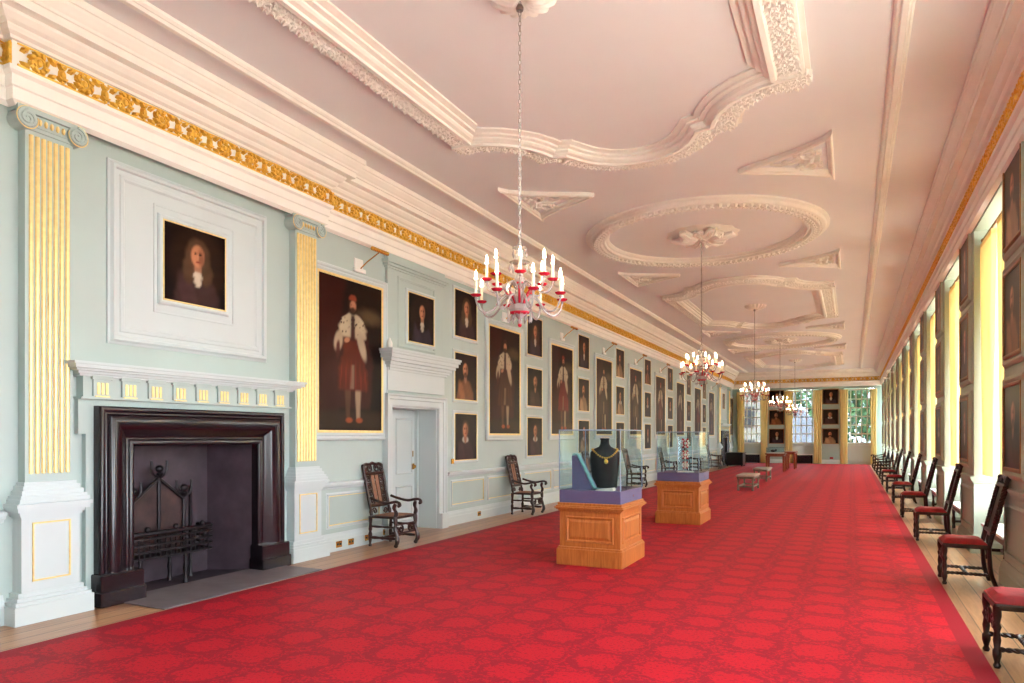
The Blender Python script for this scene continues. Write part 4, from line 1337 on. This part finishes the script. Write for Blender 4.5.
# ------------------------------------------------------------------ carved armchairs along the left wall
def turned(b, p, q, prof, seg=10):      # prof: (t, r)
    P, Q = Vector(p), Vector(q)
    b.tube([P.lerp(Q, t) for t, r in prof], [r for t, r in prof], seg)
def sctube(b, pts2, fn, r, seg=5): b.tube([fn(x, z) for x, z in pts2], r, seg)
def make_armchair(label):
    t = thing('carved_armchair', label, 'armchair', (-6.08, 8.5, 0), RL, 'carved cane armchairs along the left wall')
    # local: faces -y, width along x
    W, D = .25, .22
    b = MB()
    b.cbox(-W - .01, W + .01, -D - .02, D - .02, .41, .445, .012); b.build('seat_frame', 'oak', t)
    b = MB(); b.cbox(-W + .03, W - .03, -D + .02, D - .05, .44, .452, .005); b.build('cane_seat', 'cane', t)
    lp = [(0, .022), (.05, .026), (.1, .016), (.2, .024), (.4, .03), (.5, .018), (.55, .028), (.75, .022), (.88, .03), (1, .03)]
    for s in (-1, 1):
        b = MB(); x = s * W      # front leg: S-scroll with bun foot, continues up as arm support
        b.ball((x, -D - .015, .03), .032, 1, 1, .9, 10, 6)
        b.tube(smooth_pts([(x, -D - .02, .04), (x + s * .01, -D - .045, .10), (x, -D - .03, .20), (x, -D + .0, .27), (x, -D - .01, .34), (x, -D, .44)], 4), [.022 + .010 * abs(sin(i * .42)) for i in range(21)], 8)
        b.build('leg', 'oak', t, True)
        b = MB(); turned(b, (x, D, .0), (x, D - .01, .44), lp); b.build('leg', 'oak', t, True)
        b = MB()
        b.tube(smooth_pts([(x, -D, .44), (x, -D - .02, .50), (x + s * .012, -D + .01, .57), (x, -D - .01, .63)], 4), [.02 + .009 * abs(sin(i * .5)) for i in range(13)], 8)
        b.tube(smooth_pts([(x, D - .005, .70), (x + s * .015, .08, .66), (x + s * .02, -.08, .635), (x + s * .015, -D, .66), (x + s * .02, -D - .07, .655), (x + s * .02, -D - .095, .615), (x + s * .02, -D - .065, .60)], 4), [.02] * 17 + [.026] * 4 + [.022] * 4, 8)
        b.build('arm', 'oak', t, True)
    def bk(x, z): # back plane leaning backwards
        return (x, D - .01 + (z - .44) * .22, z)
    b = MB()
    for s in (-1, 1):
        P = [(.0, .022), (.08, .03), (.12, .02), (.3, .024), (.5, .02), (.7, .026), (.85, .02), (1, .024)]
        turned(b, bk(s * .225, .44), bk(s * .225, 1.16), P)
        # pierced scroll columns beside the cane
        for z0 in (.66, .76, .86, .96):
            sc = spiral(s * .155, z0, .052, .012, 0 if s > 0 else PI, 1.4 * s, 16); sctube(b, sc, bk, .012)
            sctube(b, [(s * .20, z0 - .05), (s * .115, z0 + .05)], bk, .009)
        sctube(b, [(s * .10, .60), (s * .10, 1.02)], bk, .012)
    # crest and lower rail with scrolls
    for z0, z1 in ((.55, .61), (1.02, 1.07)):
        sctube(b, [(-.225, (z0 + z1) / 2), (.225, (z0 + z1) / 2)], bk, .026, 8)
    for s in (-1, 1):
        sctube(b, spiral(s * .09, 1.12, .065, .015, PI / 2, 1.3 * s, 16), bk, .015)
        sctube(b, spiral(s * .19, 1.11, .045, .012, PI / 2, -1.2 * s, 14), bk, .014)
        sctube(b, spiral(s * .13, .50, .05, .012, PI, 1.2 * s, 14), bk, .012)
    sctube(b, [(-.23, 1.16), (-.15, 1.185), (-.08, 1.17), (0, 1.20), (.08, 1.17), (.15, 1.185), (.23, 1.16)], bk, .024, 8)
    b.build('backrest', 'oak', t, True)
    for s in (-1, 1):
        b = MB()
        x0, x1 = sorted((s * .012, s * .092))
        vs = [bk(x0, .60), bk(x1, .60), bk(x1, 1.03), bk(x0, 1.03)]
        vs += [(x, y + .012, z) for x, y, z in vs]
        b.add(vs, [(0, 1, 2, 3), (7, 6, 5, 4), (0, 4, 5, 1), (1, 5, 6, 2), (2, 6, 7, 3), (3, 7, 4, 0)])
        b.build('cane_panel', 'cane', t)
    b = MB()                   # carved front stretcher
    for s in (-1, 1):
        sp_ = spiral(s * .12, .26, .06, .014, PI / 2, 1.3 * s, 16); b.tube([(x, -D - .01, z) for x, z in sp_], .014, 6)
        sp_ = spiral(s * .19, .25, .04, .012, PI / 2, -1.2 * s, 12); b.tube([(x, -D - .01, z) for x, z in sp_], .012, 6)
    b.tube([(-W, -D - .01, .20), (W, -D - .01, .20)], .014, 6); b.tube([(-W, -D - .01, .325), (W, -D - .01, .325)], .012, 6)
    b.build('front_stretcher', 'oak', t, True)
    for s in (-1, 1):
        b = MB(); turned(b, (s * W, -D, .13), (s * W, D, .13), [(0, .018), (.2, .024), (.4, .016), (.5, .026), (.6, .016), (.8, .024), (1, .018)], 8); b.build('stretcher', 'oak', t, True)
        b = MB(); turned(b, (s * W, -D, .29), (s * W, D, .29), [(0, .014), (.3, .018), (.5, .012), (.7, .018), (1, .014)], 8); b.build('stretcher', 'oak', t, True)
    b = MB(); turned(b, (-W, 0, .13), (W, 0, .13), [(0, .018), (.25, .024), (.5, .03), (.75, .024), (1, .018)], 8); b.build('stretcher', 'oak', t, True)
    return t
ac = make_armchair('carved dark oak armchair with cane back left of the white doorway')
ALB = ['carved dark oak armchair below the first full length portrait beyond the doorway', 'carved dark armchair seen behind and through the near display case',
       'carved dark armchair just right of the near display case', 'carved dark armchair seen through the second display case', 'carved dark armchair just right of the second display case', 'farthest carved armchair on the left wall, near the black chest']
for k, y in enumerate((13.1, 17.6, 21.2, 25.6, 30.0, 35.0)): dup(ac, (-6.02, y, 0), RL, ALB[k])

# ------------------------------------------------------------------ red side chairs along the right wall
def twist(b, p, q, r=.017, turns=6, seg=6, n=48):
    P, Q = Vector(p), Vector(q); d = (Q - P)
    t = d.normalized(); u = t.orthogonal().normalized(); v = t.cross(u)
    for ph in (0, PI):
        b.tube([P + d * (i / n) + (u * cos(ph + turns * 2 * PI * i / n) + v * sin(ph + turns * 2 * PI * i / n)) * r * .55 for i in range(n + 1)], r * .72, seg)
def make_sidechair(label):
    t = thing('side_chair', label, 'chair', (1.10, 9.06, 0), RR, 'dark oak side chairs with red seats along the right windows')
    W, D = .215, .20
    b = MB(); b.cbox(-W - .02, W + .02, -D - .02, D + .01, .40, .445, .01); b.build('seat_frame', 'oak', t)
    b = MB(); vs, fs = [], []; nx = 10
    for j in range(nx + 1):
        for i in range(nx + 1):
            u, v = i / nx * 2 - 1, j / nx * 2 - 1
            vs.append((u * (W + .012), v * (D + .005) - .01, .445 + .055 * (1 - u ** 6) ** .5 * (1 - v ** 6) ** .5))
    for j in range(nx):
        for i in range(nx): fs.append((j * (nx + 1) + i, j * (nx + 1) + i + 1, (j + 1) * (nx + 1) + i + 1, (j + 1) * (nx + 1) + i))
    b.add(vs, fs); b.cbox(-W - .012, W + .012, -D - .015, D - .005, .43, .452, .006); b.build('seat_cushion', 'velvet', t, True)
    lp = [(0, .018), (.04, .026), (.09, .016), (.16, .024), (.2, .028), (.28, .028), (.32, .018), (.45, .026), (.58, .018), (.66, .028), (.72, .018), (.84, .028), (1, .026)]
    for s in (-1, 1):
        b = MB(); turned(b, (s * W, -D, 0), (s * W, -D, .43), lp); b.build('leg', 'oak', t, True)
        b = MB(); b.tube(smooth_pts([(s * W, D + .07, 0), (s * W, D + .02, .15), (s * W, D, .42)], 5), .022, 8); b.build('leg', 'oak', t, True)
    def bk(x, z): return (x, D + (z - .42) * .23, z)
    b = MB()
    for s in (-1, 1):
        b.tube([bk(s * W, .42), bk(s * W, .56)], .024, 8); twist(b, bk(s * W, .56), bk(s * W, 1.08), .024, 8)
        b.ball(bk(s * W, 1.15), .028, 1, 1, 1.2, 8, 5); b.tube([bk(s * W, 1.06), bk(s * W, 1.14)], .022, 8)
        sctube(b, [(s * .13, .60), (s * .13, 1.06)], bk, .014, 6)
    for z in (.58, 1.07): sctube(b, [(-W, z), (W, z)], bk, .024, 8)
    sctube(b, [(-.20, 1.11), (-.1, 1.15), (0, 1.17), (.1, 1.15), (.20, 1.11)], bk, .022, 6)
    for s in (-1, 1):
        sctube(b, spiral(s * .08, 1.11, .04, .012, PI / 2, 1.2 * s, 12), bk, .011)
    for k in range(8):
        z = .63 + .055 * k
        for s in (-1, 1): sctube(b, spiral(s * .17, z, .024, .008, 0, 1.0, 8), bk, .008)
    b.build('backrest', 'oak', t, True)
    b = MB(); vs = [bk(-.12, .60), bk(.12, .60), bk(.12, 1.06), bk(-.12, 1.06)]
    vs += [(x, y + .01, z) for x, y, z in vs]
    b.add(vs, [(0, 1, 2, 3), (7, 6, 5, 4), (0, 4, 5, 1), (1, 5, 6, 2), (2, 6, 7, 3), (3, 7, 4, 0)]); b.build('back_panel', 'oak', t)
    b = MB()
    for s in (-1, 1):
        sp_ = spiral(s * .09, .29, .055, .012, PI / 2, 1.3 * s, 16); b.tube([(x, -D, z) for x, z in sp_], .013, 6)
        sp_ = spiral(s * .165, .28, .035, .01, PI / 2, -1.2 * s, 12); b.tube([(x, -D, z) for x, z in sp_], .011, 6)
    b.build('front_stretcher', 'oak', t, True)
    for s in (-1, 1):
        b = MB(); twist(b, (s * W, -D, .13), (s * W, D + .02, .13), .016, 5, 5, 36); b.build('stretcher', 'oak', t, True)
    b = MB(); twist(b, (-W, 0, .13), (W, 0, .13), .016, 5, 5, 36); b.build('stretcher', 'oak', t, True)
    return t
scp = make_sidechair('dark oak chair with red velvet seat cut off by the lower right corner')
scp.location = (1.10, 6.02, 0)
SCY = [9.06, 12.55, 15.95, 19.3, 22.7, 26.1]
for k, y in enumerate(SCY):
    dup(scp, (1.10, y, 0), RR, ['first whole red seated chair from the right foreground, nearest complete one', 'second whole red seated chair along the right carpet edge', 'third whole red seated chair along the right carpet edge',
        'fourth whole red seated chair along the right carpet edge', 'fifth whole red seated chair along the right carpet edge', 'sixth and farthest red seated chair along the right windows'][k])
for k, y in enumerate((29.3, 32.6, 36.0, 39.2)):
    o = dup(ac, (1.18, y, 0), RR, 'dark carved armchair, %s of the far row beyond the red chairs on the right' % ORD[k]); o['group'] = 'dark armchairs at the far right'

# window benches in the right recesses
def make_bench(label):
    t = thing('window_bench', label, 'bench', (XR + .22, 0, 0), RR, 'white topped benches in the right window recesses')
    b = MB(); b.cbox(-.70, .70, -.22, .20, .415, .455, .01); b.build('bench_top', 'white_stone', t)
    b = MB(); b.box(-.66, .66, -.19, .17, .34, .415); b.build('apron', 'oak', t)
    for sx in (-1, 1):
        for sy in (-.16, .14):
            b = MB(); b.lathe([(.026, 0), (.03, .03), (.02, .06), (.03, .12), (.03, .18), (.02, .22), (.028, .30), (.03, .35)], (sx * .60, sy, 0), 8); b.build('leg', 'oak', t, True)
        b = MB(); b.box(sx * .60 - .016, sx * .60 + .016, -.16, .14, .10, .14); b.build('stretcher', 'oak', t)
    b = MB(); b.box(-.60, .60, -.026, .006, .105, .135); b.build('stretcher', 'oak', t)
    return t
wbp = None
BL = ['white topped bench in the window recess at the right picture edge', 'white topped window bench behind the nearest whole red chair'] + ['white topped bench in the %s right window recess in view' % ORD[k] for k in range(1, 12)]
kk = 0
for (y0, y1) in RECESS:
    if y1 < 7: continue
    y = (y0 + y1) / 2
    if wbp is None: wbp = make_bench(BL[0]); wbp.location = (XR + .25, y, 0)
    else: dup(wbp, (XR + .25, y, 0), RR, BL[kk])
    kk += 1

# ------------------------------------------------------------------ stools, vitrine table, chest, heaters
def make_stool(label, loc, L):
    t = thing('low_stool', label, 'stool', loc, 0, 'low oblong stools on the carpet')
    hw, hl = .23, L / 2
    b = MB(); b.cbox(-hw - .03, hw + .03, -hl - .03, hl + .03, .40, .455, .02); b.build('padded_top', 'stool_top', t, True)
    b = MB(); b.box(-hw, hw, -hl, hl, .345, .40); b.build('rail', 'stool_wood', t)
    for sx in (-1, 1):
        for sy in (-1, 1):
            b = MB(); b.lathe([(.03, 0), (.034, .03), (.024, .06), (.03, .1), (.03, .15), (.02, .18), (.028, .26), (.022, .3), (.03, .345)], (sx * (hw - .03), sy * (hl - .03), 0), 8); b.build('leg', 'stool_wood', t, True)
        b = MB(); b.box(sx * (hw - .03) - .018, sx * (hw - .03) + .018, -hl + .03, hl - .03, .10, .14); b.build('stretcher', 'stool_wood', t)
    for sy in (-1, 1):
        b = MB(); b.box(-hw + .03, hw - .03, sy * (hl - .03) - .018, sy * (hl - .03) + .018, .10, .14); b.build('stretcher', 'stool_wood', t)
    return t
st = make_stool('low padded stool on the carpet, nearer of the two', (-2.76, 21.7, .022), 1.35)
dup(st, (-2.86, 26.3, .022), 0, 'low padded stool on the carpet, farther one before the glass table')

def make_table(label, loc, hw, hl, H, glass):
    t = thing('display_table', label, 'table', loc, 0, 'reddish tables near the end wall')
    b = MB(); b.cbox(-hw, hw, -hl, hl, H - .05, H, .01); b.box(-hw + .05, hw - .05, -hl + .05, hl - .05, H - .14, H - .05); b.build('tabletop', 'table_wood', t)
    for sx in (-1, 1):
        for sy in (-1, 1):
            b = MB(); x, y = sx * (hw - .07), sy * (hl - .07)
            b.add([(x + a * .03, y + c * .03, 0) for a, c in ((-1, -1), (1, -1), (1, 1), (-1, 1))] + [(x + a * .05, y + c * .05, H - .1) for a, c in ((-1, -1), (1, -1), (1, 1), (-1, 1))],
                  [(3, 2, 1, 0), (4, 5, 6, 7)] + [(i, (i + 1) % 4, (i + 1) % 4 + 4, i + 4) for i in range(4)])
            b.build('leg', 'table_wood', t)
    if glass:
        b = MB(); X, Y = hw - .04, hl - .04
        for bx in ((-X, X, -Y, -Y + .008), (-X, X, Y - .008, Y), (-X, -X + .008, -Y, Y), (X - .008, X, -Y, Y)): b.box(*bx, H, H + .26)
        b.box(-X, X, -Y, Y, H + .26, H + .268); b.build('glass_cover', 'case_glass', t)
        b = MB(); b.box(-X + .03, X - .03, -Y + .03, Y - .03, H, H + .03); b.build('display_bed', 'ivory', t)
    return t
make_table('reddish wooden table with a low glass case on top near the end wall', (-3.08, 33.6, .022), .42, .5, .80, True)
make_table('plain reddish table standing just behind the glass topped table', (-2.62, 36.2, .022), .24, .6, .84, False)
b = MB(); b.ball((0, 0, .07), .08, 1.4, .8, .8, 10, 6); b.ball((.12, 0, .1), .05, 1, 1, 1.2, 8, 5)
tag(b.build('dark_artefact', 'black_lacquer', None, True, (-3.2, 33.5, .022 + .80 + .03 + .008)), 'small dark artefact under the glass of the far table', 'artefact')

t = thing('black_chest', 'black chest standing by the far left fireplace', 'chest', (-5.5, 38.3, .022), 0)
b = MB(); b.cbox(-.42, .42, -.5, .5, .06, .66, .015); b.build('body', 'black_lacquer', t)
b = MB(); b.cbox(-.45, .45, -.53, .53, .66, .72, .015); b.build('lid', 'black_lacquer', t)
for sx in (-1, 1):
    for sy in (-1, 1):
        b = MB(); b.cbox(sx * .36 - .04, sx * .36 + .04, sy * .42 - .04, sy * .42 + .04, 0, .07, .008); b.build('foot', 'black_lacquer', t)
def make_heater(label, x0, x1):
    t = thing('heater', label, 'heater', ((x0 + x1) / 2, YE - .135, 0), 0, 'low dark heaters under the end windows')
    hw = (x1 - x0) / 2
    b = MB()
    for k in range(24):
        x = -hw + .03 + (2 * hw - .06) * k / 23; b.cbox(x - .016, x + .016, -.09, .09, .05, .50, .005)
    b.build('radiator_fins', 'iron', t)
    b = MB(); b.cbox(-hw, hw, -.13, .13, .51, .56, .008); b.build('shelf', 'white', t)
    b = MB()
    for s in (-1, 1): b.box(s * (hw - .06) - .02, s * (hw - .06) + .02, -.1, .1, 0, .51)
    b.build('feet', 'iron', t)
make_heater('low dark heater with white shelf under the leftmost end window', -5.74, -4.9)
make_heater('low dark heater with white shelf under the middle end window', -3.05, -2.02)
b = MB(); b.cbox(-.09, .09, -.03, 0, 0, .10, .006); b.ball((0, -.03, .05), .02)
tag(b.build('wall_socket_box', 'velvet', None, False, (-1.05, YE - .002, .30), 0), 'small red box low on the end wall below the right portraits', 'box')

# spotlights high on the far right wall
def make_spot(label):
    t = thing('spotlight', label, 'spotlight', (XR, 0, 4.1), RR, 'white spotlights on the far right wall')
    b = MB(); b.cbox(-.05, .05, -.03, 0, -.05, .05, .006); b.tube([(0, -.03, 0), (0, -.16, .02)], .012, 6); b.build('bracket', 'white', t)
    b = MB(); b.lathe([(.03, -.12), (.05, -.1), (.055, .06), (.06, .08), (.05, .085)], (0, -.2, .02), 12, 'x'); b.build('lamp_head', 'white', t, True)
    return t
sp0 = None
for k, (a, e) in enumerate(vp[7:9]):
    y = a + .12
    lb = 'small white spotlight high on the %s right window pier' % ORD[k + 7]
    if sp0 is None: sp0 = make_spot(lb); sp0.location = (XR, y, 4.15 - .0)
    else: dup(sp0, (XR, y, 4.15), RR, lb)

# ------------------------------------------------------------------ outside
b = MB(); b.box(-120, 120, -60, 160, -4.3, -4.0)
struct(b.build('ground', 'grass'))
def make_tree(label, loc, H, R, seed):
    t = thing('tree', label, 'tree', loc, 0, 'trees outside the end windows')
    rnd = random.Random(seed)
    b = MB(); b.tube([(0, 0, 0), (.1, 0, H * .3), (0, .1, H * .75)], [.4, .3, .1], 8); b.build('trunk', 'bark', t, True)
    b = MB()
    for k in range(2600):
        u, v = rnd.uniform(0, 2 * PI), rnd.uniform(-1, 1)
        rr = R * rnd.uniform(.55, 1.05) * (1 + .25 * sin(3 * u + 2 * v))
        c = Vector((rr * cos(u) * (1 - v * v) ** .5, rr * sin(u) * (1 - v * v) ** .5, H * .62 + rr * v * 1.1))
        s = rnd.uniform(.25, .55)
        d1 = Vector((rnd.uniform(-1, 1), rnd.uniform(-1, 1), rnd.uniform(-1, 1))).normalized(); d2 = d1.orthogonal().normalized()
        b.add([c - d1 * s, c - d2 * s * .5, c + d1 * s, c + d2 * s * .5], [(0, 1, 2, 3)])
    b.build('crown', 'leaf', t)
    return t
make_tree('broad green tree outside the rightmost end window', (3.0, 74, -4), 14, 6, 1)
make_tree('green tree outside behind the grey roof in the middle end window', (-4.5, 100, -4), 15, 5.5, 2)
make_tree('tall green tree outside to the right of the broad tree', (14.0, 84, -4), 14, 5, 3)
t = thing('outbuilding', 'stone building with slate roof outside the middle end window', 'building', (-3.6, 58, -4), 0)
b = MB(); b.box(-2.4, 2.4, -4, 4, 0, 5.0); b.build('wall', 'stone', t)
b = MB(); b.prism([(-2.7, 4.9), (2.7, 4.9), (0, 7.8)], -4.4, 4.4); b.build('roof', 'slate', t)
for x in (-1.4, 1.4):
    b = MB(); b.box(x - .5, x + .5, -4.06, -3.98, 2.4, 4.2); b.build('window', 'black_lacquer', t)
t = thing('tall_building', 'tall grey stone building outside the leftmost end window', 'building', (-9.9, 82, -4), 0)
b = MB(); b.box(-4, 4, -4, 4, 0, 13); b.build('wall', 'stone', t)
b = MB(); b.prism([(-4.3, 13), (4.3, 13), (0, 16.5)], -4.4, 4.4); b.build('roof', 'slate', t)
for x in (-2.5, 0, 2.5):
    for z in (3, 6.5, 10):
        b = MB(); b.box(x - .6, x + .6, -4.06, -3.98, z, z + 2.2); b.build('window', 'black_lacquer', t)

# ------------------------------------------------------------------ light, camera, view
W = bpy.data.worlds.new('sky'); SC.world = W; W.use_nodes = True
bg = W.node_tree.nodes['Background']
bg.inputs[0].default_value = (0.86, 0.93, 1.0, 1); bg.inputs[1].default_value = 14.0
for k, (loc, rot, size) in enumerate(portals):
    L = bpy.data.lights.new('window_portal', 'AREA'); L.shape = 'RECTANGLE'; L.size, L.size_y = size
    L.cycles.is_portal = True
    o = bpy.data.objects.new('window_portal', L); COL.objects.link(o); o.location = loc; o.rotation_euler = rot

sun = bpy.data.lights.new('sun', 'SUN'); sun.energy = 26.0; sun.angle = math.radians(1.0); sun.color = (1.0, .97, .92)
so = bpy.data.objects.new('sun', sun); COL.objects.link(so)
so.rotation_euler = Vector((-.13, .80, -.58)).to_track_quat('-Z', 'Y').to_euler()

f = 700.0
cam = bpy.data.cameras.new('camera'); co = bpy.data.objects.new('camera', cam); COL.objects.link(co)
cam.sensor_width = 36.0; cam.sensor_fit = 'HORIZONTAL'; cam.lens = f / 1024 * 36
cam.shift_y = (436 - 341.5) / 1024
cam.clip_start = .05; cam.clip_end = 500
co.location = (0, 0, 1.6); co.rotation_euler = (PI / 2, 0, math.atan(340 / 700))
SC.camera = co
vs_ = SC.view_settings
vs_.view_transform = 'Standard'; vs_.look = 'None'; vs_.exposure = 0.53; vs_.gamma = 1.0; vs_.use_curve_mapping = False
try:
    SC.cycles.max_bounces = 10; SC.cycles.diffuse_bounces = 6; SC.cycles.transparent_max_bounces = 16; SC.cycles.caustics_reflective = False; SC.cycles.caustics_refractive = False
except Exception: pass
